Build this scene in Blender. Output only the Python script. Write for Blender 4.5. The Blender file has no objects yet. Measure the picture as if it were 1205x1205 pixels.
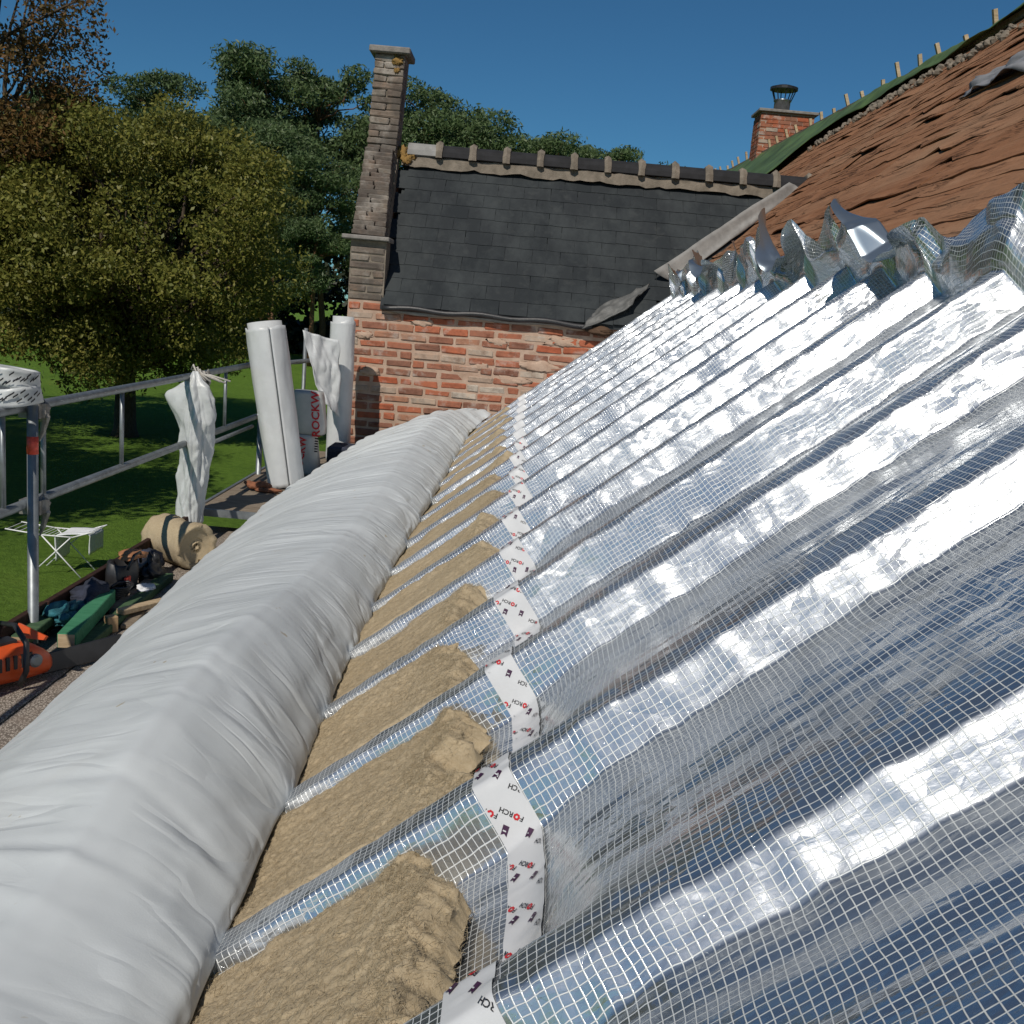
import bpy, bmesh, math, random
import numpy as np
from mathutils import Vector, Matrix
random.seed(7)
rng = np.random.default_rng(11)
SC = bpy.context.scene
COL = SC.collection
rad = math.radians

# ------------------------------------------------------------------ camera
cam_d = bpy.data.cameras.new('camera')
cam = bpy.data.objects.new('camera', cam_d)
COL.objects.link(cam)
SC.camera = cam
cam_d.sensor_width = 36.0
cam_d.lens = 36.0
cam_d.clip_start = 0.05
cam_d.clip_end = 2000
PITCH, ROLL = rad(11.06), rad(5.0)
fw = Vector((0, math.cos(PITCH), -math.sin(PITCH)))
up0 = Vector((0, math.sin(PITCH), math.cos(PITCH)))
rt0 = Vector((1, 0, 0))
rt = rt0 * math.cos(ROLL) + up0 * math.sin(ROLL)
up = -rt0 * math.sin(ROLL) + up0 * math.cos(ROLL)
cam.matrix_world = Matrix(((rt.x, up.x, -fw.x, 0), (rt.y, up.y, -fw.y, 0), (rt.z, up.z, -fw.z, 0), (0, 0, 0, 1)))

# ------------------------------------------------------------------ sky and sun
SUN_EL = rad(45)
SUN_AZ = math.atan2(-0.31, -0.95)             # direction towards the sun, measured from +y to +x
tosun = Vector((math.sin(SUN_AZ) * math.cos(SUN_EL), math.cos(SUN_AZ) * math.cos(SUN_EL), math.sin(SUN_EL)))
world = bpy.data.worlds.new('World')
SC.world = world
world.use_nodes = True
wn = world.node_tree
sky = wn.nodes.new('ShaderNodeTexSky')
sky.sky_type = 'NISHITA'
sky.sun_disc = False
sky.sun_elevation = SUN_EL
sky.sun_rotation = SUN_AZ
sky.altitude = 1500
sky.air_density = 1.0
sky.dust_density = 0.1
sky.ozone_density = 6.0
bg = wn.nodes['Background']
bg.inputs['Strength'].default_value = 0.062
tint = wn.nodes.new('ShaderNodeMix'); tint.data_type = 'RGBA'; tint.blend_type = 'MULTIPLY'
tint.inputs[0].default_value = 1.0; tint.inputs[7].default_value = (0.44, 0.80, 0.88, 1)   # deep polarised blue of the photo
wn.links.new(sky.outputs[0], tint.inputs[6]); wn.links.new(tint.outputs[2], bg.inputs[0])
sun_d = bpy.data.lights.new('sun', 'SUN')
sun_d.energy = 3.6
sun_d.angle = rad(0.53)
sun_d.color = (1.0, 0.93, 0.83)
sun = bpy.data.objects.new('sun', sun_d)
COL.objects.link(sun)
sun.rotation_euler = tosun.to_track_quat('Z', 'Y').to_euler()
sun.location = tosun * 60
SC.view_settings.view_transform = 'Standard'
SC.view_settings.look = 'None'
SC.view_settings.exposure = 0.0
SC.view_settings.gamma = 1.0
SC.cycles.max_bounces = 8
SC.cycles.diffuse_bounces = 3
SC.cycles.glossy_bounces = 4
SC.cycles.transparent_max_bounces = 6
SC.cycles.sample_clamp_indirect = 6.0

# ------------------------------------------------------------------ noise
def _h(ix, iy, seed):
    n = (ix.astype(np.int64) * 374761393 + iy.astype(np.int64) * 668265263 + seed * 1442695041) & 0xffffffff
    n = ((n ^ (n >> 13)) * 1274126177) & 0xffffffff
    return ((n ^ (n >> 16)) & 0xffff) / 32767.5 - 1.0
def vn(x, y, seed=0):
    x = np.asarray(x, float); y = np.asarray(y, float)
    x, y = np.broadcast_arrays(x, y)
    ix = np.floor(x); iy = np.floor(y)
    fx = x - ix; fy = y - iy
    fx = fx * fx * fx * (fx * (fx * 6 - 15) + 10); fy = fy * fy * fy * (fy * (fy * 6 - 15) + 10)
    a = _h(ix, iy, seed); b = _h(ix + 1, iy, seed); c = _h(ix, iy + 1, seed); d = _h(ix + 1, iy + 1, seed)
    return (a * (1 - fx) + b * fx) * (1 - fy) + (c * (1 - fx) + d * fx) * fy
def vl(x, y, seed=0):                         # unsmoothed lattice noise: flat facets with crisp folds
    x = np.asarray(x, float); y = np.asarray(y, float); x, y = np.broadcast_arrays(x, y)
    ix = np.floor(x); iy = np.floor(y); fx = x - ix; fy = y - iy
    a = _h(ix, iy, seed); b = _h(ix + 1, iy, seed); c = _h(ix, iy + 1, seed); d = _h(ix + 1, iy + 1, seed)
    return np.where(fx > fy, a + (b - a) * fx + (d - b) * fy, a + (d - c) * fx + (c - a) * fy)
def fbm(x, y, seed=0, o=4):
    t = 0; a = 1.0
    for i in range(o):
        t = t + a * vn(x * 2 ** i + 17.3 * i, y * 2 ** i - 9.1 * i, seed + i * 7); a *= 0.5
    return t / 1.6
def ridge(x, y, seed=0, o=2):
    t = 0; a = 1.0
    for i in range(o):
        t = t + a * (1 - 2 * np.abs(vn(x * 2 ** i + 5.7 * i, y * 2 ** i + 3.3 * i, seed + i * 5))); a *= 0.5
    return t / 1.4
def sm(x):
    x = np.clip(x, 0, 1); return x * x * (3 - 2 * x)

# ------------------------------------------------------------------ object helpers
def props(o, label=None, cat=None, group=None, kind=None):
    if label: o['label'] = label
    if cat: o['category'] = cat
    if group: o['group'] = group
    if kind: o['kind'] = kind
    return o
def link(name, me, parent=None, m=None):
    o = bpy.data.objects.new(name, me)
    COL.objects.link(o)
    if parent is not None: o.parent = parent
    if m is not None and me is not None and len(me.materials) == 0: me.materials.append(m)
    return o
def empty(name, loc, label, cat, group=None):
    o = bpy.data.objects.new(name, None)
    COL.objects.link(o)
    o.location = loc
    o.empty_display_size = 0.2
    return props(o, label, cat, group)
def pmesh(name, V, F, smooth=False):
    me = bpy.data.meshes.new(name)
    V = np.asarray(V, np.float32)
    if isinstance(F, np.ndarray):
        n, k = F.shape
        me.vertices.add(len(V)); me.vertices.foreach_set('co', V.ravel())
        me.loops.add(n * k); me.loops.foreach_set('vertex_index', F.astype(np.int32).ravel())
        me.polygons.add(n)
        me.polygons.foreach_set('loop_start', np.arange(0, n * k, k, dtype=np.int32))
        me.update(calc_edges=True)
    else:
        me.from_pydata(V.tolist(), [], F)
        me.update()
    me.polygons.foreach_set('use_smooth', np.full(len(me.polygons), smooth))
    return me
def grid_faces(n, m):
    i, j = np.meshgrid(np.arange(n - 1), np.arange(m - 1), indexing='ij')
    a = (i * m + j).ravel()
    return np.stack([a, a + m, a + m + 1, a + 1], 1)
def set_uv(me, uv):
    l = me.uv_layers.new(name='UVMap')
    vi = np.zeros(len(me.loops), np.int32); me.loops.foreach_get('vertex_index', vi)
    l.data.foreach_set('uv', np.asarray(uv, np.float32)[vi].ravel())
class MB:
    """collects shapes for ONE mesh"""
    def __init__(s): s.v = []; s.f = []
    def add(s, V, F):
        o = len(s.v); s.v += [tuple(p) for p in V]; s.f += [tuple(i + o for i in f) for f in F]; return s
    def box(s, lo, hi, M=None):
        x0, y0, z0 = lo; x1, y1, z1 = hi
        V = [Vector(p) for p in ((x0,y0,z0),(x1,y0,z0),(x1,y1,z0),(x0,y1,z0),(x0,y0,z1),(x1,y0,z1),(x1,y1,z1),(x0,y1,z1))]
        if M is not None: V = [M @ p for p in V]
        return s.add(V, [(3,2,1,0),(4,5,6,7),(0,1,5,4),(1,2,6,5),(2,3,7,6),(3,0,4,7)])
    def tube(s, pts, r, n=8, cap=True):
        pts = [Vector(p) for p in pts]
        rs = r if isinstance(r, (list, tuple)) else [r] * len(pts)
        V = []; ref = None
        for i, p in enumerate(pts):
            d = (pts[min(i + 1, len(pts) - 1)] - pts[max(i - 1, 0)]).normalized()
            if ref is None:
                ref = Vector((0, 0, 1)) if abs(d.z) < .9 else Vector((1, 0, 0))
            a = (ref - d * ref.dot(d)).normalized(); b = d.cross(a); ref = a
            for k in range(n):
                t = 2 * math.pi * k / n
                V.append(p + (a * math.cos(t) + b * math.sin(t)) * rs[i])
        F = []
        for i in range(len(pts) - 1):
            for k in range(n):
                F.append((i*n+k, i*n+(k+1)%n, (i+1)*n+(k+1)%n, (i+1)*n+k))
        if cap:
            F.append(tuple(range(n))[::-1]); F.append(tuple(range((len(pts)-1)*n, len(pts)*n)))
        return s.add(V, F)
    def prism(s, poly, thick, M):
        n = len(poly)
        V = [M @ Vector((x, y, 0)) for x, y in poly] + [M @ Vector((x, y, thick)) for x, y in poly]
        F = [tuple(range(n))[::-1], tuple(range(n, 2*n))] + [(i, (i+1)%n, n+(i+1)%n, n+i) for i in range(n)]
        return s.add(V, F)
    def lathe(s, prof, c=(0,0,0), n=16, M=None):
        V = []
        for r, z in prof:
            for k in range(n):
                t = 2*math.pi*k/n
                p = Vector((c[0]+r*math.cos(t), c[1]+r*math.sin(t), c[2]+z))
                V.append(M @ p if M is not None else p)
        F = [(i*n+k, i*n+(k+1)%n, (i+1)*n+(k+1)%n, (i+1)*n+k) for i in range(len(prof)-1) for k in range(n)]
        F.append(tuple(range(n))[::-1]); F.append(tuple(range((len(prof)-1)*n, len(prof)*n)))
        return s.add(V, F)
    def blob(s, c, r, seed=0, amp=.25, n=10, m=14, fr=2.0):
        V = []
        for i in range(n + 1):
            a = math.pi * i / n
            for k in range(m):
                t = 2*math.pi*k/m
                d = Vector((math.sin(a)*math.cos(t), math.sin(a)*math.sin(t), math.cos(a)))
                q = 1 + amp * float(fbm(d.x*fr + d.z*1.7 + seed*3.1, d.y*fr - d.z*2.3, seed, 3))
                V.append(Vector(c) + Vector((d.x*r[0]*q, d.y*r[1]*q, d.z*r[2]*q)))
        F = [(i*m+k, (i+1)*m+k, (i+1)*m+(k+1)%m, i*m+(k+1)%m) for i in range(n) for k in range(m)]
        return s.add(V, F)
    def build(s, name, m=None, parent=None, smooth=False, bevel=0, rel=None):
        V = s.v
        if rel is not None: V = [tuple(Vector(p) - Vector(rel)) for p in V]
        me = pmesh(name, np.array(V), s.f, smooth)
        if bevel:
            bm = bmesh.new(); bm.from_mesh(me)
            bmesh.ops.bevel(bm, geom=bm.edges[:], offset=bevel, segments=1, affect='EDGES', clamp_overlap=True)
            bm.to_mesh(me); bm.free()
        return link(name, me, parent, m)
def frame(o, x, y, z=None):
    """matrix with origin o, axes x, y (z = cross)"""
    x = Vector(x).normalized(); y = Vector(y); y = (y - x * y.dot(x)).normalized(); z = x.cross(y)
    return Matrix(((x.x,y.x,z.x,o[0]),(x.y,y.y,z.y,o[1]),(x.z,y.z,z.z,o[2]),(0,0,0,1)))
ORD = ['first','second','third','fourth','fifth','sixth','seventh','eighth','ninth','tenth','eleventh','twelfth','thirteenth','fourteenth','fifteenth','sixteenth','seventeenth']

# ------------------------------------------------------------------ materials
class NT:
    def __init__(s, name):
        s.m = bpy.data.materials.new(name); s.m.use_nodes = True
        s.t = s.m.node_tree; s.b = s.t.nodes['Principled BSDF']; s.out = s.t.nodes['Material Output']
        s.tc = None
    def n(s, typ, **kw):
        nd = s.t.nodes.new('ShaderNode' + typ)
        for k, v in kw.items():
            if k.startswith('_'): setattr(nd, k[1:], v)
            else:
                key = int(k[1:]) if k[0] == 'i' and k[1:].isdigit() else k.replace('__', ' ')
                s.set(nd.inputs[key], v)
        return nd
    def set(s, sock, v):
        if isinstance(v, bpy.types.NodeSocket): s.t.links.new(v, sock)
        else:
            if sock.type == 'RGBA' and len(v) == 3: v = (*v, 1)
            sock.default_value = v
    def p(s, **kw):
        for k, v in kw.items(): s.set(s.b.inputs[k.replace('__', ' ')], v)
        return s
    def obj(s):
        if s.tc is None: s.tc = s.t.nodes.new('ShaderNodeTexCoord')
        return s.tc.outputs['Object']
    def pos(s): return s.n('NewGeometry').outputs['Position']
    def map(s, v, scale=(1,1,1), rot=(0,0,0)):
        return s.n('Mapping', Vector=v, Scale=scale, Rotation=rot).outputs[0]
    def noise(s, v, scale=5., detail=4., rough=.55, dist=0.):
        return s.n('TexNoise', Vector=v, Scale=scale, Detail=detail, Roughness=rough, Distortion=dist).outputs[0]
    def ramp(s, f, stops, interp='LINEAR'):
        r = s.n('ValToRGB', Fac=f); cr = r.color_ramp; cr.interpolation = interp
        while len(cr.elements) < len(stops): cr.elements.new(.5)
        for e, (p, c) in zip(cr.elements, stops):
            e.position = p; e.color = (*c, 1) if isinstance(c, (tuple, list)) else (c, c, c, 1)
        return r.outputs[0]
    def mix(s, f, a, b, mode='MIX'):
        nd = s.n('Mix', _data_type='RGBA', _blend_type=mode)
        s.set(nd.inputs[0], f); s.set(nd.inputs[6], a); s.set(nd.inputs[7], b)
        return nd.outputs[2]
    def math(s, op, a, b=0., c=0.):
        nd = s.n('Math', _operation=op); s.set(nd.inputs[0], a); s.set(nd.inputs[1], b); s.set(nd.inputs[2], c)
        return nd.outputs[0]
    def bump(s, h, strength=.3, dist=.01, normal=None):
        nd = s.n('Bump', Height=h, Strength=strength, Distance=dist)
        if normal is not None: s.set(nd.inputs['Normal'], normal)
        s.set(s.b.inputs['Normal'], nd.outputs[0]); return nd.outputs[0]
    def rnd(s): return s.n('ObjectInfo').outputs['Random']
    def island(s): return s.n('NewGeometry').outputs['Random Per Island']

def simple(name, col, rough=.6, metal=0., var=.25, scale=8., bump=.15, bdist=.004):
    a = NT(name); v = a.obj()
    f = a.noise(v, scale, 5)
    c0 = tuple(max(0, x*(1-var)) for x in col); c1 = tuple(min(1, x*(1+var)) for x in col)
    a.p(Base__Color=a.ramp(f, [(.3, c0), (.7, c1)]), Roughness=rough, Metallic=metal)
    if bump: a.bump(a.noise(v, scale*5, 4), bump, bdist)
    return a.m

def mat_foil():
    a = NT('reinforced_foil')
    uv = a.n('UVMap').outputs[0]
    wob = a.n('TexNoise', Vector=uv, Scale=9., Detail=2.)
    d = a.n('VectorMath', _operation='SUBTRACT'); a.set(d.inputs[0], wob.outputs['Color']); a.set(d.inputs[1], (.5,.5,.5))
    d2 = a.n('VectorMath', _operation='SCALE'); a.set(d2.inputs[0], d.outputs[0]); d2.inputs['Scale'].default_value = .012
    d3 = a.n('VectorMath', _operation='ADD'); a.set(d3.inputs[0], uv); a.set(d3.inputs[1], d2.outputs[0])
    xyz = a.n('SeparateXYZ', Vector=d3.outputs[0])
    def line(c, period, w):
        fr = a.math('FRACT', a.math('DIVIDE', c, period))
        t = a.math('ABSOLUTE', a.math('SUBTRACT', fr, .5))
        return a.math('SMOOTH_MIN', 1., a.n('MapRange', Value=t, i1=.5-w-.02, i2=.5-w+.02).outputs[0], 0.)
    th = a.math('MAXIMUM', line(xyz.outputs[0], .0135, .050), line(xyz.outputs[1], .0135, .050))
    haze = a.noise(uv, 2.6, 3)
    fine = a.noise(a.map(uv, (30, 70, 1)), 1., 5, .6)
    cr = a.n('TexVoronoi', _feature='DISTANCE_TO_EDGE', Vector=a.map(d3.outputs[0], (9, 22, 1)), Scale=1.)
    crease = a.n('MapRange', Value=cr.outputs[0], i1=0., i2=.12).outputs[0]
    h = a.math('ADD', a.math('MULTIPLY', fine, .55), a.math('MULTIPLY', crease, .35))
    h = a.math('ADD', h, a.math('MULTIPLY', th, .25))
    a.p(Base__Color=a.mix(th, (.60,.63,.66), (.60,.62,.62)), Metallic=a.math('MULTIPLY_ADD', th, -.92, .95),
        Roughness=a.math('ADD', a.n('MapRange', Value=haze, i1=.35, i2=.7, i3=.12, i4=.25).outputs[0], a.math('MULTIPLY', th, .3)))
    def facets(sc, k):
        mp = a.map(d3.outputs[0], sc)
        vo = a.n('TexVoronoi', _feature='F1', Vector=mp, Scale=1.)
        dp = a.n('VectorMath', _operation='SUBTRACT'); a.set(dp.inputs[0], mp); a.set(dp.inputs[1], vo.outputs['Position'])
        cc = a.n('VectorMath', _operation='SUBTRACT'); a.set(cc.inputs[0], vo.outputs['Color']); a.set(cc.inputs[1], (.5,.5,.5))
        dt = a.n('VectorMath', _operation='DOT_PRODUCT'); a.set(dt.inputs[0], dp.outputs[0]); a.set(dt.inputs[1], cc.outputs[0])
        return a.math('MULTIPLY', dt.outputs['Value'], k)
    msk = a.ramp(a.noise(uv, 2.1, 3, .6), [(.40, .25), (.62, 1.)])
    fac = a.math('MULTIPLY', a.math('ADD', facets((8, 20, 1), .014), facets((30, 55, 1), .0035)), msk)
    nb = a.n('Bump', Height=fac, Strength=1., Distance=1.)
    nrm = a.bump(h, .4, .003, nb.outputs[0])
    br = a.n('BsdfGlossy', Color=(.60,.62,.64), Roughness=.55, Normal=nrm)
    mx = a.n('MixShader', Fac=a.math('MULTIPLY', a.math('SUBTRACT', 1., th), a.n('MapRange', Value=haze, i1=.3, i2=.7, i3=.12, i4=.36).outputs[0]))
    a.t.links.new(a.b.outputs[0], mx.inputs[1]); a.t.links.new(br.outputs[0], mx.inputs[2])
    # dull grey reverse side of the laminate
    rv = a.n('BsdfPrincipled', Roughness=.28); a.set(rv.inputs['Base Color'], a.mix(a.math('MULTIPLY', th, .5), (.36,.42,.47), (.40,.44,.47))); a.set(rv.inputs['Metallic'], .85)
    mx2 = a.n('MixShader', Fac=a.n('NewGeometry').outputs['Backfacing'])
    a.t.links.new(mx.outputs[0], mx2.inputs[1]); a.t.links.new(rv.outputs[0], mx2.inputs[2])
    a.t.links.new(mx2.outputs[0], a.out.inputs[0])
    return a.m
def mat_membrane():
    a = NT('white_nonwoven_membrane'); v = a.pos(); uv = a.n('UVMap').outputs[0]
    f = a.noise(v, 3., 5)
    st = a.ramp(a.noise(v, 3.2, 4, .6, .4), [(.60, 0.), (.74, 1.)])
    sp = a.ramp(a.noise(v, 13., 3, .6), [(.70, 0.), (.73, 1.)])
    c = a.ramp(f, [(.3, (.50,.53,.54)), (.7, (.57,.60,.61))])
    c = a.mix(a.math('MULTIPLY', st, .16), c, (.44,.42,.36))
    c = a.mix(a.math('MULTIPLY', sp, .6), c, (.36,.28,.15))
    a.p(Base__Color=c, Roughness=.55, Specular__IOR__Level=.3)
    def crease(sc, lo, hi):
        n = a.noise(a.map(uv, sc), 1., 2, .5, .25)
        t = a.math('ABSOLUTE', a.math('SUBTRACT', n, .5))
        return a.n('MapRange', Value=t, i1=0., i2=.06).outputs[0], n
    c1, n1 = crease((3.6, 1.3, 1), 0, 0); c2, n2 = crease((9, 2.2, 1), 0, 0)
    msk = a.ramp(a.noise(v, 2.4, 3), [(.4, .1), (.62, 1.)])
    vq = a.math('DIVIDE', a.n('SeparateXYZ', Vector=uv).outputs[1], 1.6)
    crest = a.n('MapRange', Value=a.math('ABSOLUTE', a.math('SUBTRACT', vq, .375)), i1=.015, i2=.11, _interpolation_type='SMOOTHSTEP').outputs[0]
    h = a.math('ADD', a.math('MULTIPLY', c1, .55), a.math('MULTIPLY', a.math('MULTIPLY', c2, .4), msk))
    h = a.math('ADD', h, a.math('ADD', a.math('MULTIPLY', n2, .8), a.math('MULTIPLY', a.noise(v, 240, 2), .05)))
    a.bump(a.math('MULTIPLY', h, crest), .62, .009)
    return a.m
def mat_wool():
    a = NT('mineral_wool'); v = a.pos()
    f = a.noise(v, 5., 6, .6)
    fib = a.noise(a.map(v, (55, 150, 75)), 1., 8, .75, .8)
    fib2 = a.noise(a.map(v, (260, 120, 200), (.4, .2, .7)), 1., 5, .75, 1.2)
    c = a.ramp(f, [(.25, (.30,.23,.14)), (.5, (.40,.32,.205)), (.75, (.48,.40,.275))])
    c = a.mix(.5, c, a.ramp(fib, [(.28, (.29,.215,.125)), (.5, (.41,.33,.21)), (.72, (.54,.46,.33))]))
    c = a.mix(.3, c, a.ramp(fib2, [(.35, (.26,.19,.11)), (.6, (.50,.42,.30))]))
    a.p(Base__Color=c, Roughness=.95, Specular__IOR__Level=.1)
    a.bump(a.math('ADD', a.math('ADD', fib, a.math('MULTIPLY', fib2, .7)), a.math('MULTIPLY', a.noise(v, 45, 6, .7), .6)), .40, .006)
    return a.m
def mat_brick(name, stops, white=.0, dark=0.):
    a = NT(name); v = a.pos(); r = a.rnd()
    c = a.ramp(r, stops)
    n1 = a.noise(v, 14., 5, .6)
    c = a.mix(.55, c, a.ramp(n1, [(.25, (.16,.09,.06)), (.5, (.5,.5,.5)), (.8, (.78,.62,.5))]), 'OVERLAY')
    w = a.ramp(a.noise(v, 4.5, 5, .65), [(.60-white*.15, 0.), (.68, 1.)])
    c = a.mix(a.math('MULTIPLY', w, .35+white*.5), c, (.50,.46,.41))
    if dark: c = a.mix(a.math('MULTIPLY', a.ramp(a.noise(v, 3.3, 5), [(.42, 0.), (.6, 1.)]), dark), c, (.07,.062,.055))
    a.p(Base__Color=c, Roughness=.9, Specular__IOR__Level=.2)
    a.bump(a.noise(v, 60, 6, .65), .6, .006)
    return a.m
def mat_mortar(name, c0, c1):
    a = NT(name); v = a.pos()
    a.p(Base__Color=a.ramp(a.noise(v, 9, 6, .6), [(.3, c0), (.7, c1)]), Roughness=.95, Specular__IOR__Level=.15)
    a.bump(a.noise(v, 70, 6, .7), .7, .008)
    return a.m
def mat_brickwall():
    a = NT('far_brickwork'); v = a.map(a.pos(), (1,1,1), (math.pi/2,0,0))
    br = a.n('TexBrick', Vector=v, Color1=(.33,.13,.07), Color2=(.22,.09,.055), Mortar=(.38,.32,.26), Scale=1., Mortar__Size=.008, Brick__Width=.26, Row__Height=.08)
    a.p(Base__Color=a.mix(.4, br.outputs[0], a.ramp(a.noise(a.pos(), 6, 5), [(.3,(.25,.2,.17)),(.7,(.75,.7,.65))]), 'OVERLAY'), Roughness=.9)
    a.bump(br.outputs[1], -.4, .01)
    return a.m
def mat_slate():
    a = NT('slate'); v = a.pos(); r = a.rnd()
    c = a.ramp(r, [(0., (.025,.029,.032)), (.5, (.028,.032,.035)), (1., (.032,.036,.039))])
    l = a.ramp(a.noise(v, 7, 6, .65), [(.55, 0.), (.72, 1.)])
    c = a.mix(a.math('MULTIPLY', l, .22), c, (.10,.105,.10))
    c = a.mix(a.math('MULTIPLY', a.ramp(a.noise(a.map(v, (1.2, .8, .5)), 2.2, 6, .7), [(.42, 0.), (.66, 1.)]), .55), c, (.062,.070,.072))
    a.p(Base__Color=c, Roughness=.8, Specular__IOR__Level=.1)
    a.bump(a.noise(a.map(v, (20,60,60)), 1., 5), .4, .004)
    return a.m
def mat_boards():
    a = NT('weathered_roof_boards'); v = a.pos(); r = a.rnd()
    st = a.noise(a.map(v, (9, .8, 9)), 1.6, 7, .68, .3)
    c = a.ramp(st, [(.2, (.10,.045,.024)), (.40, (.23,.11,.056)), (.6, (.31,.155,.083)), (.8, (.40,.24,.145))])
    c = a.mix(.35, c, a.ramp(r, [(0., (.20,.085,.042)), (.5, (.29,.14,.074)), (1., (.35,.205,.125))]))
    crk = a.math('ABSOLUTE', a.math('SUBTRACT', a.noise(a.map(v, (7, .55, 7)), 1.3, 5, .62, .5), .5))
    crm = a.math('MULTIPLY', a.ramp(crk, [(.0, 1.), (.022, 0.)]), a.ramp(a.noise(v, 1.7, 3), [(.42, 0.), (.6, 1.)]))
    c = a.mix(a.math('MULTIPLY', crm, .8), c, (.045,.022,.014))
    g = a.ramp(a.noise(v, .9, 4), [(.5, 0.), (.68, 1.)])
    c = a.mix(a.math('MULTIPLY', g, .4), c, (.33,.215,.135))
    a.p(Base__Color=c, Roughness=.9, Specular__IOR__Level=.15)
    a.bump(a.math('SUBTRACT', a.math('ADD', st, a.math('MULTIPLY', a.noise(v, 18, 6), .6)), a.math('MULTIPLY', crm, .8)), .75, .022)
    return a.m
def mat_leaf(name, stops, trans=.35, rough=.5):
    a = NT(name)
    v = a.obj()
    c = a.mix(.5, a.ramp(a.island(), stops), a.ramp(a.noise(v, .55, 3), stops))
    a.p(Base__Color=c, Roughness=rough, Specular__IOR__Level=.3)
    tr = a.n('BsdfTranslucent', Color=c)
    mx = a.n('MixShader', Fac=trans)
    a.t.links.new(a.b.outputs[0], mx.inputs[1]); a.t.links.new(tr.outputs[0], mx.inputs[2])
    a.t.links.new(mx.outputs[0], a.out.inputs[0])
    return a.m
def mat_lawn():
    a = NT('lawn_grass'); v = a.pos()
    f = a.noise(v, .35, 5, .6); g = a.noise(v, 6., 6, .7)
    c = a.ramp(f, [(.3, (.085,.165,.018)), (.55, (.135,.24,.028)), (.75, (.20,.30,.045))])
    c = a.mix(.5, c, a.ramp(g, [(.3, (.05,.11,.012)), (.7, (.20,.34,.05))]))
    a.p(Base__Color=c, Roughness=.8, Specular__IOR__Level=.15)
    a.bump(a.noise(v, 16, 6, .75), 1., .12)
    return a.m
def mat_deck():
    a = NT('antislip_deck'); v = a.pos()
    vo = a.n('TexVoronoi', Vector=a.map(v, (120, 70, 1)), Scale=1., Randomness=.7)
    d = a.ramp(vo.outputs[0], [(.25, (.46,.40,.34)), (.5, (.15,.125,.10))])
    c = a.mix(a.ramp(a.noise(v, 4, 5), [(.45, 0.), (.65, .75)]), d, (.24,.19,.15))
    a.p(Base__Color=c, Roughness=.75)
    a.bump(vo.outputs[0], -.5, .004)
    return a.m
def mat_wood(name, stops, axis=(1,12,12), rough=.8):
    a = NT(name); v = a.obj()
    f = a.noise(a.map(v, axis), 4., 6, .65, .4)
    a.p(Base__Color=a.ramp(f, stops), Roughness=rough, Specular__IOR__Level=.2)
    a.bump(f, .4, .004)
    return a.m

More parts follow.
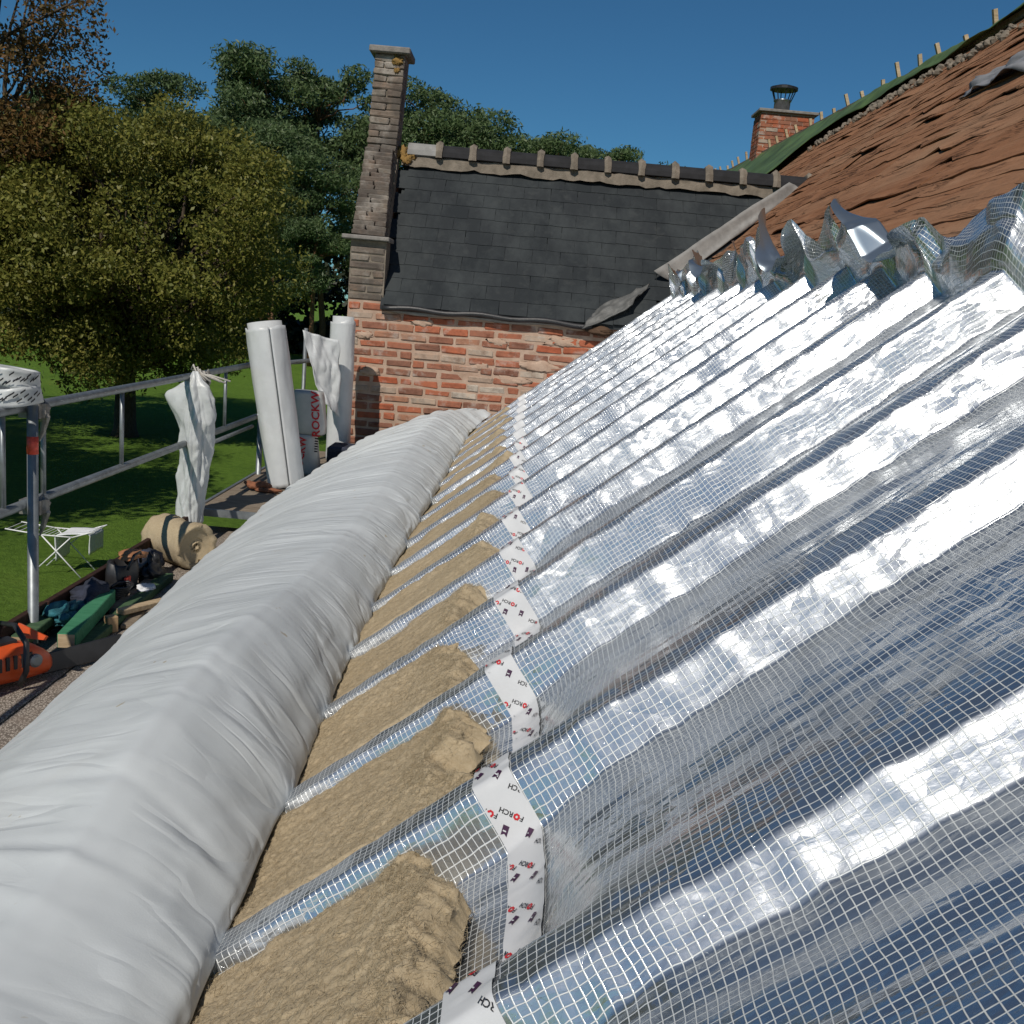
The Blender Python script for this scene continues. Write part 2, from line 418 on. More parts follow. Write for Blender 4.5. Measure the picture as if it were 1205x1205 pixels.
MT = dict(
 fibre=mat_leaf('wool_fibre', [(.1,(.36,.28,.175)),(.45,(.45,.37,.245)),(.8,(.54,.46,.325)),(.95,(.62,.55,.41))], .35, .9),
 foil=mat_foil(), membrane=mat_membrane(), wool=mat_wool(),
 brick=mat_brick('old_red_brick', [(0.,(.34,.095,.048)),(.25,(.36,.125,.07)),(.5,(.29,.125,.08)),(.7,(.20,.10,.07)),(.84,(.33,.17,.11)),(.94,(.36,.28,.22)),(1.,(.42,.37,.31))], .45),
 palebrick=mat_brick('weathered_pale_brick', [(0.,(.20,.17,.14)),(.4,(.15,.12,.10)),(.7,(.26,.23,.195)),(1.,(.17,.12,.09))], .6, .65),
 mortar=mat_mortar('lime_mortar', (.36,.245,.18), (.50,.37,.285)),
 greymortar=mat_mortar('grey_mortar', (.14,.12,.095), (.27,.23,.185)),
 farbrick=mat_brickwall(), slate=mat_slate(), boards=mat_boards(),
 ridgetile=simple('dark_ridge_tile', (.012,.012,.014), .85, 0, .5, 9),
 lawn=mat_lawn(), deck=mat_deck(),
 oak=mat_leaf('broadleaf_foliage', [(.1,(.10,.12,.026)),(.45,(.175,.185,.038)),(.75,(.25,.245,.055)),(.95,(.34,.29,.07))]),
 copper=mat_leaf('copper_foliage', [(.1,(.09,.085,.028)),(.5,(.16,.105,.036)),(.85,(.23,.105,.036))]),
 pine=mat_leaf('pine_needles', [(.1,(.048,.080,.034)),(.5,(.092,.140,.054)),(.9,(.14,.190,.075))], .25),
 wood_dark=mat_leaf('woodland_foliage', [(.1,(.010,.016,.008)),(.6,(.022,.034,.014)),(.9,(.038,.052,.020))], .1),
 bark=mat_wood('grey_brown_bark', [(.3,(.035,.026,.018)),(.7,(.11,.085,.06))], (9,9,1.5)),
 pinebark=mat_wood('orange_pine_bark', [(.3,(.07,.035,.02)),(.7,(.24,.13,.07))], (6,6,1.2)),
 galv=simple('galvanised_steel', (.23,.25,.26), .45, .55, .25, 14, .1, .002),
 steel=simple('rusty_coupler_steel', (.23,.22,.20), .55, .5, .4, 30, .3, .003),
 lead=simple('grey_lead_sheet', (.115,.115,.11), .6, .1, .3, 10, .4, .008),
 palefelt=simple('pale_grey_flashing', (.24,.235,.225), .8, 0, .25, 8, .3, .006),
 deckwood=mat_wood('grey_plank', [(.3,(.14,.105,.075)),(.7,(.30,.25,.19))]),
 newwood=mat_wood('raw_pine_lath', [(.3,(.34,.24,.14)),(.7,(.56,.44,.29))]),
 beam=mat_wood('dark_roof_timber', [(.3,(.045,.026,.016)),(.7,(.13,.08,.05))]),
 toe=mat_wood('brown_toe_board', [(.3,(.020,.010,.008)),(.7,(.055,.027,.02))]),
 greenwood=mat_wood('green_impregnated_timber', [(.3,(.035,.075,.04)),(.7,(.09,.15,.075))]),
 greenpaint=mat_wood('bright_green_painted_timber', [(.3,(.03,.15,.075)),(.7,(.07,.24,.13))]),
 tarp=simple('green_tarpaulin', (.075,.125,.04), .6, 0, .45, 2.5, .3, .01),
 greysheet=simple('grey_underlay_sheet', (.24,.24,.25), .6, 0, .25, 5, .2, .01),
 plaster=simple('white_plastic_film', (.52,.535,.54), .38, 0, .08, 6, .2, .01),
 sack=simple('white_woven_sack', (.50,.52,.52), .4, 0, .12, 7, .25, .006),
 packw=simple('white_pack_film', (.42,.42,.405), .35, 0, .10, 9, .4, .008),
 red=simple('red_print', (.50,.012,.018), .45, 0, .1, 9, 0),
 black=simple('black_print', (.010,.010,.014), .5, 0, .1, 9, 0),
 purple=simple('dark_purple_print', (.045,.012,.045), .5, 0, .2, 60, 0),
 tape=simple('white_tape', (.56,.57,.585), .38, 0, .05, 9, .15, .003),
 redlabel=simple('red_sticker', (.62,.07,.04), .5, 0, .35, 60, 0),
 rope=simple('pale_rope', (.42,.40,.36), .8, 0, .2, 60, .4, .003),
 orange=simple('orange_plastic', (.60,.085,.018), .38, 0, .15, 10, .05),
 blackp=simple('black_plastic', (.022,.022,.024), .45, 0, .3, 12, .2),
 bluec=simple('blue_cloth', (.04,.10,.15), .9, 0, .4, 14, .6, .01),
 navy=simple('navy_cloth', (.025,.03,.05), .9, 0, .4, 14, .6, .01),
 tealc=simple('teal_cloth', (.02,.13,.16), .8, 0, .4, 14, .6, .01),
 leather=simple('tan_leather', (.36,.16,.07), .6, 0, .3, 12, .3),
 rust=simple('rust_brown_rag', (.20,.075,.035), .85, 0, .4, 14, .6, .01),
 cardboard=simple('offcut_wood', (.42,.28,.15), .8, 0, .25, 14, .3),
 whitew=simple('white_enamel_wire', (.75,.76,.77), .35, 0, .05, 8, 0),
 towel=simple('white_towel', (.72,.74,.76), .9, 0, .08, 20, .4, .01),
 cap=simple('stone_cap', (.20,.185,.17), .85, 0, .3, 12, .5, .01),
 lichen=simple('orange_lichen', (.26,.155,.045), .95, 0, .3, 40, .6, .006),
 flue=simple('stainless_flue', (.30,.32,.34), .3, .9, .2, 8, .05),
)
_link0 = link
def link(name, me, parent=None, m=None, local=False):
    o = _link0(name, me, parent, m)
    if parent is not None and parent.type == 'EMPTY' and not local:
        o.matrix_parent_inverse = Matrix.Translation(-parent.location)
    return o

# ================================================================== ground
GZ = -5.0
def make_lawn():
    xs = np.concatenate([np.linspace(-600, -60, 12), np.linspace(-56, 30, 60), np.linspace(40, 600, 12)])
    ys = np.concatenate([np.linspace(-600, -20, 12), np.linspace(-15, 110, 80), np.linspace(125, 900, 12)])
    X, Y = np.meshgrid(xs, ys, indexing='ij')
    Z = GZ + .12 * fbm(X / 14, Y / 14, 3, 3)
    o = link('lawn', pmesh('lawn', np.stack([X.ravel(), Y.ravel(), Z.ravel()], 1), grid_faces(len(xs), len(ys)), True), None, MT['lawn'])
    props(o, kind='structure')
make_lawn()

# ================================================================== main house and its roof
TA = .81                                      # slope of the lower roof
AL = math.atan(TA)
U = np.array([math.cos(AL), 0, math.sin(AL)]); N_ = np.array([-math.sin(AL), 0, math.cos(AL)])
T0 = np.array([.036, 0, -.8])
def RS(s, y, h):                              # roof coordinates -> world
    s = np.asarray(s, float)[..., None]; y = np.asarray(y, float)[..., None]; h = np.asarray(h, float)[..., None]
    return T0 + s * U + y * np.array([0, 1., 0]) + h * N_
def roofz(x):                                 # top of the boarding
    return np.where(x < 2.2, TA * x - .828, .954 + .96 * (x - 2.2))
RX, RZ = 4.6, .954 + .96 * 2.4                # ridge
def rise(y): return .036 * max(0., y - 11.5)  # the old ridge climbs a little towards the far end
def rz2(x, y): return float(roofz(np.array(x))) + rise(y) * min(1, max(0, (x - 2.2) / 2.4))
YN, YF = -1.5, 30.0
house = empty('farmhouse', (1.5, 12, GZ), 'long old farmhouse with stripped roof of torn reddish-brown boarding', 'house')
mb = MB()
lo = [(-1.25, TA*-1.25-.828-.27), (2.2, .954-.27), (RX, RZ-.16), (RX, RZ-.45), (2.2, .954-.45), (-1.25, TA*-1.25-.828-.44)]
M = Matrix(((1,0,0,0),(0,0,1,YN),(0,1,0,0),(0,0,0,1)))
mb.prism(lo, YF - YN, M)
mb.build('roof_deck', MT['beam'], house)
mb = MB()
bk = [(RX+.002, RZ-.10), (10.4, RZ-5.6), (10.4, RZ-5.8), (RX+.002, RZ-.35)]
mb.prism(bk, YF - YN, M)
mb.build('rear_roof', MT['boards'], house)
mb = MB()
mb.box((-.85, YN+.3, GZ), (-.55, YF-.3, -1.75)); mb.box((9.3, YN+.3, GZ), (9.6, YF-.3, -1.6))
mb.build('house_wall', MT['farbrick'], house)
mb = MB()
mb.prism([(-.55, GZ), (9.3, GZ), (9.3, -1.3), (4.6, 2.8), (2.2, .55), (-.55, -1.7)], .3, Matrix(((1,0,0,0),(0,0,1,YF-.65),(0,1,0,0),(0,0,0,1))))
mb.prism([(-.55, GZ), (9.3, GZ), (9.3, -1.3), (4.6, 2.8), (2.2, .55), (-.55, -1.7)], .3, Matrix(((1,0,0,0),(0,0,1,YN+.35),(0,1,0,0),(0,0,0,1))))
mb.build('gable_wall', MT['farbrick'], house)

# rows of old boards, each one a piece
under = MB()
M2 = M
under.prism([(1.47, TA*1.47-.828-.02), (2.2, .954-.02), (RX, RZ-.02), (RX, RZ-.1), (2.2, .954-.14), (1.47, TA*1.47-.828-.14)], YF - YN, M2)
sheath = under.build('sheathing', MT['boards'], house)
def slope_pt(t):                              # t = distance up the boarding from x=1.4
    L1 = .7 * math.sqrt(1 + TA*TA)
    if t < L1: x = 1.5 + t / math.sqrt(1 + TA*TA)
    else: x = 2.2 + (t - L1) / math.sqrt(1 + .96**2)
    return x, float(roofz(np.array(x)))
LTOT = .7 * math.sqrt(1+TA*TA) + 2.4 * math.sqrt(1+.96**2)
t = 0.0; row = 0
while t < LTOT - .1:
    w = random.uniform(.11, .26)
    y = 1.6 + random.uniform(0, 1.5)
    t1 = min(t + w * 1.18, LTOT)
    (xa, za), (xb, zb) = slope_pt(t), slope_pt(t1)
    nrm = Vector((-(zb-za), 0, xb-xa)).normalized()
    while y < 25.5:
        ln = random.uniform(1.6, 4.6)
        if random.random() < .07: y += random.uniform(.2, .6)
        ye = min(y + ln, 26)
        n = max(4, int((ye - y) / .16))
        lift = random.choice((.004, .008, .012, .02, .03))
        V = []; F = []
        for i in range(n + 1):
            yy = y + (ye - y) * i / n
            j = .020 * float(vn(yy * 3.1, row * 7.7, 5)) + .016 * float(vn(yy * 9, row * 3.3, 8))
            if random.random() < .09: j += random.uniform(.02, .06)
            k = .006 * float(vn(yy * 5, row * 2.1, 9))
            ra = rz2(xa, yy) - za; rb_ = rz2(xb, yy) - zb
            a = Vector((xa, yy, za + ra)) + Vector((xb-xa, 0, zb-za)) * max(0, j) / w
            lf = .007 + lift * 1.0 * max(0., float(vn(yy * 2.1, row * 5.5, 4)) + .1)
            V += [tuple(a + nrm * (lf - .010 - (.004 if lf < .006 else 0))), tuple(a + nrm * lf), tuple(Vector((xb, yy, zb + rb_)) + nrm * (.003 + k))]
        for i in range(n):
            b = i * 3
            F += [(b, b+3, b+4, b+1), (b+1, b+4, b+5, b+2)]
        F += [(0, 1, 2), (n*3+2, n*3+1, n*3)]
        link('board', pmesh('board', np.array(V), F), sheath, MT['boards'])
        y = ye + random.uniform(.004, .03)
    t += w; row += 1

# rubble bedding under the ridge, laths along the ridge
mb = MB()
for i in range(150):
    y = random.uniform(8.0, 15.7); x = 4.28 + random.uniform(-.10, .10) - max(0, y - 13.2) * .16
    r = random.uniform(.025, .065)
    mb.blob((x, y, rz2(x, y) + .03), (r*.8, r, r*.8), i, .5, 5, 7)
props(mb.build('ridge_rubble', MT['greymortar'], house), kind='stuff')
mb = MB(); mb.prism([(YN, RZ-.03), (11.5, RZ-.03), (YF, RZ-.03+rise(YF)), (YF, RZ+.05+rise(YF)), (11.5, RZ+.05), (YN, RZ+.05)], .13, Matrix(((0,0,1,RX-.06),(1,0,0,0),(0,1,0,0),(0,0,0,1)))); mb.build('ridge_beam', MT['deckwood'], house)
y = 9.4
while y < 29.5:
    ln = random.uniform(.24, .38); tl = random.uniform(-.38, -.22); ty = random.uniform(-.12, .12)
    mb = MB()
    m4 = Matrix.Translation((RX+.10, y, RZ-.05+rise(y))) @ Matrix.Rotation(tl, 4, 'Y') @ Matrix.Rotation(ty, 4, 'X')
    mb.box((-.022, -.024, 0), (.022, .024, ln), m4)
    mb.build('lath', MT['newwood'], house)
    y += random.uniform(.66, .86)

# chimney on the ridge
mb = MB(); cx, cy = 5.0, 22.9
mb.box((cx-.55, cy-.35, RZ-1.2), (cx+.55, cy+.35, 4.50))
ch = mb.build('chimney', MT['farbrick'], house)
brm = pmesh('chimney_brick', *[(np.array(m.v), m.f) for m in [MB().box((-.118, -.05, -.034), (.118, .05, .034))]][0])
z = RZ - .3; r_ = 0
while z < 4.46:
    for k in range(5):
        x = cx - .43 + k * .25 - (.125 if r_ % 2 else 0)
        if cx - .56 < x - .11 and x + .11 < cx + .56:
            o = link('brick', brm, ch, MT['brick']); o.location = (x, cy - .352 + .045 - random.uniform(0,.008), z)
    for k in range(3):
        o = link('brick', brm, ch, MT['brick']); o.rotation_euler = (0,0,math.pi/2); o.location = (cx - .552 + .045 - random.uniform(0,.008), cy - .23 + k*.24, z)
    z += .08; r_ += 1
mb = MB(); mb.box((cx-.62, cy-.42, 4.50), (cx+.62, cy+.42, 4.56)); mb.build('chimney_cap', MT['cap'], house, bevel=.01)
mb = MB(); mb.lathe([(.17, 0), (.17, .22), (.19, .24), (.19, .26)], (cx-.08, cy, 4.56), 14)
fl = mb.build('flue_cowl', MT['flue'], house, True)
mb = MB()
for k in range(8):
    a = k * math.pi / 4
    mb.tube([(cx-.08+.17*math.cos(a), cy+.17*math.sin(a), 4.80), (cx-.08+.25*math.cos(a), cy+.25*math.sin(a), 5.02)], .012, 5)
mb.build('cowl_bar', MT['blackp'], fl)
mb = MB(); mb.lathe([(.29, 0), (.29, .05), (.16, .09), (.02, .11)], (cx-.08, cy, 5.02), 16); mb.build('cowl_lid', MT['blackp'], fl)

# green tarpaulin along the ridge
def make_tarp():
    ny, nt = 160, 22
    ys = np.concatenate([np.linspace(10.6, 18.5, 130), np.linspace(18.6, 27.5, 30)])
    V = np.zeros((ny, nt, 3))
    for j in range(nt):
        q = j / (nt - 1)                        # 0 = far side of ridge, 1 = hem on the slope
        hem = np.interp(ys, [10.6, 13, 14.4, 15.2, 15.9, 16.5, 17.2, 27.5], [.20, .30, .48, .72, 1.0, 1.45, 1.8, 1.85])
        d = -.25 + (hem + .25) * q
        x = RX - np.maximum(d, 0) / 1.386 + np.minimum(d, 0) * -.7
        z = np.where(d > 0, roofz(x), RZ - .02 + d * .7) + .036 * np.maximum(0, ys - 11.5) * np.clip((x - 2.2) / 2.4, 0, 1) + .085 + .05*q
        z = z + .05 * fbm(ys / .7 + q * 2.2, np.full(ny, q * 2.5), 61, 3) + .06 * ridge(ys / 1.4 - q * 1.2, np.full(ny, q * .8), 66) * q
        V[:, j] = np.stack([x, ys + .1 * q * vn(ys, ys * 0, 3), z], 1)
    o = link('tarpaulin', pmesh('tarpaulin', V.reshape(-1, 3), grid_faces(ny, nt), True), None, MT['tarp'])
    md = o.modifiers.new('thick', 'SOLIDIFY'); md.thickness = .006
    props(o, 'crumpled green tarpaulin draped along the ridge of the stripped roof', 'tarpaulin')
make_tarp()
def sheet(name, mat, label, cat, P, nu=26, nv=18, amp=.05, fr=5., seed=1, thick=.004):
    """bilinear patch of 4 corners with crumples"""
    a, b, c, d = [np.array(p, float) for p in P]
    u = np.linspace(0, 1, nu)[:, None, None]; v = np.linspace(0, 1, nv)[None, :, None]
    Q = a*(1-u)*(1-v) + b*u*(1-v) + c*u*v + d*(1-u)*v
    n = np.cross(b-a, d-a); n /= np.linalg.norm(n)
    uu, vv = np.meshgrid(np.linspace(0,1,nu), np.linspace(0,1,nv), indexing='ij')
    h = amp * (fbm(uu*fr, vv*fr, seed, 3) + .6*ridge(uu*fr*.8+vv*1.5, vv*fr*.7, seed+3))
    Q = Q + n * h[..., None]
    e = .35*amp * fbm(uu*fr*2, vv*fr*2, seed+9, 2)
    Q = Q + (b-a)/np.linalg.norm(b-a) * e[..., None]
    me = pmesh(name, Q.reshape(-1,3), grid_faces(nu, nv), True)
    o = link(name, me, None, mat)
    md = o.modifiers.new('thick', 'SOLIDIFY'); md.thickness = thick
    return props(o, label, cat)
sheet('torn_underlay', MT['greysheet'], 'torn grey underlay scrap lying on the brown boarding at right edge', 'sheet',
      [(3.00, 6.9, 1.80), (3.10, 8.35, 1.90), (3.22, 8.30, 2.03), (3.38, 6.7, 2.18)], 30, 16, .05, 4, 21)

# ================================================================== foil vapour barrier over the rafters
W, Y0 = .62, 1.74
def HF(s, y):
    s = np.asarray(s, float); y = np.asarray(y, float)
    ph = (y - Y0) / W
    k = np.floor(ph + .5); ad = np.abs(ph - k) * W
    wid = .030 + .006 * vn(s * 3, k * 5.3, 77)
    low = -.115 * sm((ad - wid) / .055)
    b = np.floor(ph); f = np.clip((ph - b) * W - .028, 0, W - .056) / (W - .056)
    r1 = _h(b, b * 0 + 3, 5); r2 = _h(b, b * 0 + 9, 8)
    sag = np.interp(b, [-3, -2, -1, 0, 1], [.060, .064, .080, .092, .100]) + .014 * r1 * (b > 0) + .012 * vn(s * 1.1, b * 3.1, 12)
    kn = .912 + .010 * r2
    d1 = np.sin(np.pi / 2 * np.clip(f / kn, 0, 1)) ** (1.35 + .35 * r1)
    d2 = np.clip((.995 - f) / (.995 - kn), 0, 1); d2 = .75 * d2 + .25 * sm(d2)
    upz = -sag * np.where(f < kn, d1, d2)
    w = sm((s + .13) / .30)
    mid = np.sin(np.pi * np.clip(f, 0, 1))
    wr = .0065 * fbm(y / .13 + s * .5, s / .9 + b * 3.7, 41, 3) * (.35 + mid)
    wr = wr + .0030 * ridge(y / .06 - s * .5, s / .40, 47) * (.5 + .6 * mid)
    pinch = np.maximum(0, ridge(s / .34 + .35 * vn(y / .2, s, 8), y / .5 + b * 1.9, 53, 1) - .55)
    wr = wr - .020 * pinch * sm((vn(s / .6, b * 4.1, 58) - .1) / .3) * (.25 + mid)
    face = sm((f - kn + .12) / .12)
    wr = wr + face * (.0045 * ridge(s / .13 + 1.5 * f, y / .4 + b * 2.3, 83, 2) + .0035 * fbm(s / .03, y / .05, 85, 2))
    h = low * (1 - w) + upz * w + wr * sm((s + .16) / .2) + .0035 * fbm(s / .05, y / .05, 59, 2) * (1 - w)
    h = h - .02 * np.exp(-((s + .03) / .06) ** 2) * mid
    return h
yarc_y = np.arange(0.2, 11.0, .002)
_h0 = HF(np.full_like(yarc_y, .8), yarc_y)
yarc = np.concatenate([[0], np.cumsum(np.hypot(np.diff(yarc_y), np.diff(np.convolve(_h0, np.ones(5)/5, 'same'))))])
def make_foil():
    ss = np.concatenate([np.arange(-.80, 1.80, .016), np.arange(1.80, 2.36, .0125)])
    bf = np.concatenate([np.linspace(0, .045, 5)[:-1], np.linspace(.045, .81, 42)[:-1], np.linspace(.81, .85, 7)[:-1], np.linspace(.85, .965, 20)[:-1], np.linspace(.965, 1, 4)[:-1]])
    ys = np.concatenate([Y0 + (k + bf) * W for k in range(-3, 15)]); ys = ys[(ys > .3) & (ys < 10.84)]
    S, Y = np.meshgrid(ss, ys, indexing='ij')
    Yw = Y + .004 * vn(S / .6, np.floor((Y - Y0) / W + .5) * 3.3, 88) * sm((S + .1) / .3)
    P = RS(S, Yw, HF(S, Y))
    # loose upper margin: it curls up off the boarding in folds
    s0 = 1.76 + .05 * vn(ys * 2.2, ys * 0, 71) - .12 * sm((5.2 - ys) / 2.2)
    g = lambda c, w: np.exp(-((ys - c) / w) ** 2)
    kr = np.random.default_rng(5)
    def knots(step, lo_, hi_, jit=.4):
        ky_ = np.arange(0, 11.6, step); ky_ = ky_ + kr.uniform(-jit, jit, len(ky_)) * step
        return np.interp(ys, ky_, kr.uniform(lo_, hi_, len(ky_)))
    ln = (knots(.33, .17, .30) + .17*g(6.1, .32) + .07*g(4.25, .25) + .10*g(8.7, .6) + .05*g(7.5, .3)) * (1 - .10 * sm((4.6 - ys) / 1.6))
    ang = knots(.85, .55, 1.20)
    over = np.clip(1.5 * (g(5.75, .22) + g(4.05, .30) + g(8.1, .25) + g(9.6, .3)), 0, 1)
    tt = np.maximum(S - s0[None, :], 0)
    tn = tt / (2.36 - s0[None, :])
    q = tn * ln[None, :]
    A1 = ang[None, :] * sm(tn / .12); A2 = ang[None, :] + over[None, :] * 2.3 + .35 * vl(Y / .4, Y * 0, 90)
    base = RS(np.minimum(S, s0[None, :]), Yw, HF(np.minimum(S, s0[None, :]), Y))
    cut = (.62 + .12 * vl(ys / .35, ys * 0, 91))[None, :]
    qa = np.minimum(q, ln[None, :] * cut); qb = np.maximum(q - ln[None, :] * cut, 0)
    ax_ = np.array([0, 1., 0])
    fl = base + qa[..., None] * (np.cos(A1)[..., None] * U + np.sin(A1)[..., None] * N_)
    fl = fl + qb[..., None] * (np.cos(A2)[..., None] * U + np.sin(A2)[..., None] * N_)
    gq = sm(q / .10)
    fl = fl + (gq * (.060 * vl(Y / .26 + .3 * tn, tn * 1.6, 92) + .022 * vl(Y / .10, tn * 3.2, 93) + .045))[..., None] * N_
    fl = fl + (gq * (.045 * vl(Y / .22 + 7, tn * 1.8, 94) + .015 * vl(Y / .09, tn * 3, 95)))[..., None] * U
    fl = fl + (gq * .05 * vl(Y / .24 + 3, tn * 1.7, 96))[..., None] * ax_
    P = np.where((tt > 0)[..., None], fl, P)
    me = pmesh('vapour_barrier', P.reshape(-1, 3), grid_faces(len(ss), len(ys)), True)
    V = np.interp(Y, yarc_y, yarc)
    SU = np.where(tt > 0, s0[None, :] + q, S)
    set_uv(me, np.stack([SU.ravel(), V.ravel()], 1))
    o = link('vapour_barrier', me, None, MT['foil'])
    props(o, 'shiny silver reinforced foil sheet draped over the rafters with crumpled upper edge', 'foil sheet')
    return o
foil = make_foil()

# printed tape sealing the lap of the foil
TS0, TS1 = -.080, .004
def tape_edge(y): return TS0 + .008 * vn(y * 3, y * 0, 5), TS1 + .006 * vn(y * 2.3, y * 0, 6)
def tape_shift(y): return .012 * vn(y * 1.2, y * 0, 91) - .022 * sm((y - 3) / 5)
def make_tape():
    ys = np.arange(.9, 10.8, .005)
    q = np.linspace(0, 1, 9)
    e0, e1 = tape_edge(ys); sh = tape_shift(ys)
    S = (e0 + sh)[:, None] * (1 - q) + (e1 + sh)[:, None] * q
    Y = np.broadcast_to(ys[:, None], S.shape)
    P = RS(S, Y, HF(S, Y) + .005)
    me = pmesh('tape', P.reshape(-1, 3), grid_faces(len(ys), 9), True)
    return link('tape', me, foil, MT['tape'])
tape = make_tape()
def text_tris(txt, size=1.0):
    cu = bpy.data.curves.new('txt', 'FONT'); cu.body = txt; cu.size = size; cu.resolution_u = 2; cu.offset = .022
    ob = bpy.data.objects.new('txt', cu); COL.objects.link(ob)
    dg = bpy.context.evaluated_depsgraph_get()
    me = bpy.data.meshes.new_from_object(ob.evaluated_get(dg))
    bm = bmesh.new(); bm.from_mesh(me); bmesh.ops.triangulate(bm, faces=bm.faces[:])
    V = np.array([v.co[:2] for v in bm.verts]); F = [tuple(v.index for v in f.verts) for f in bm.faces]
    bm.free(); bpy.data.objects.remove(ob); bpy.data.curves.remove(cu); bpy.data.meshes.remove(me)
    return V, F
def make_print():
    vF, fF = text_tris('F'); vR, fR = text_tris('RCH')
    capH = vF[:, 1].max(); vF = vF / capH; vR = vR / capH
    wF = vF[:, 0].max(); wR = vR[:, 0].max()
    nseg = 14
    ring = []; rf = []
    for i in range(nseg):
        a = 2*math.pi*i/nseg
        ro = .62 + (.10 if i % 2 else 0)
        ring += [(ro*math.cos(a), ro*math.sin(a)), (.26*math.cos(a), .26*math.sin(a))]
    rf = [(2*i, (2*i+2) % (2*nseg), (2*i+3) % (2*nseg), 2*i+1) for i in range(nseg)]
    ring = np.array(ring) + np.array([wF + .78, .5])
    vR2 = vR + np.array([wF + 1.55, 0])
    tot = wF + 1.55 + wR
    flag = np.array([(0,0),(1.5,0),(1.5,2.3),(.75,1.8),(0,2.3)]); ff = [(0,1,2,3,4)]
    out = {'black': ([], []), 'red': ([], []), 'purple': ([], []), 'tapew': ([], [])}
    th = math.atan2(.80, -.60)
    e1 = np.array([math.cos(th), math.sin(th)]); e2 = np.array([-e1[1], e1[0]])
    ay = np.arange(.3, 9., .002); ah = HF(np.full_like(ay, -.038), ay); aa = .9 + np.concatenate([[0], np.cumsum(np.hypot(np.diff(ay), np.diff(ah)))]) - np.interp(.9, ay, np.concatenate([[0], np.cumsum(np.hypot(np.diff(ay), np.diff(ah)))]))
    def put(key, v, f, c, sc, h=.0075):
        p = c + sc * (v[:, :1] * e1 + v[:, 1:] * e2)
        p[:, 1] = np.interp(p[:, 1], aa, ay)
        a, b = tape_edge(p[:, 1]); sh = tape_shift(p[:, 1])
        ok = (p[:, 0] > a + sh + .002) & (p[:, 0] < b + sh - .002)
        f = [q for q in f if all(ok[i] for i in q)]
        P = RS(p[:, 0], p[:, 1], HF(p[:, 0], p[:, 1]) + h)
        V, F = out[key]; o = len(V)
        V += P.tolist(); F += [tuple(i + o for i in q) for q in f]
    sc = .0092
    y = .92; i = 0
    while y < 8.5:
        for r_, s_ in enumerate((-.066, -.028, .008)):
            c = np.array([s_ + .006 + float(tape_shift(np.interp(y, aa, ay))), y + (.028 if r_ % 2 else -.004) - .03])
            if (i + r_) % 2 == 0:
                put('black', vF, fF, c, sc); put('red', ring, rf, c, sc); put('black', vR2, fR, c, sc)
            else:
                cc = c + np.array([.006, .032])
                put('purple', flag, ff, cc, sc * .85)
                put('tapew', np.array([(.35,1.15),(1.15,1.15),(1.15,1.45),(.35,1.45)]), [(0,1,2,3)], cc, sc*.85, .0085)
        y += .060; i += 1
    mm = {'black': MT['black'], 'red': MT['red'], 'purple': MT['purple'], 'tapew': MT['tape']}
    nm = {'black': 'print_lettering', 'red': 'print_red_ring', 'purple': 'print_emblem', 'tapew': 'print_emblem_bar'}
    for k, (V, F) in out.items():
        if F:
            me = pmesh(nm[k], np.array(V), F); props(link(nm[k], me, tape, mm[k]), kind='stuff')
make_print()

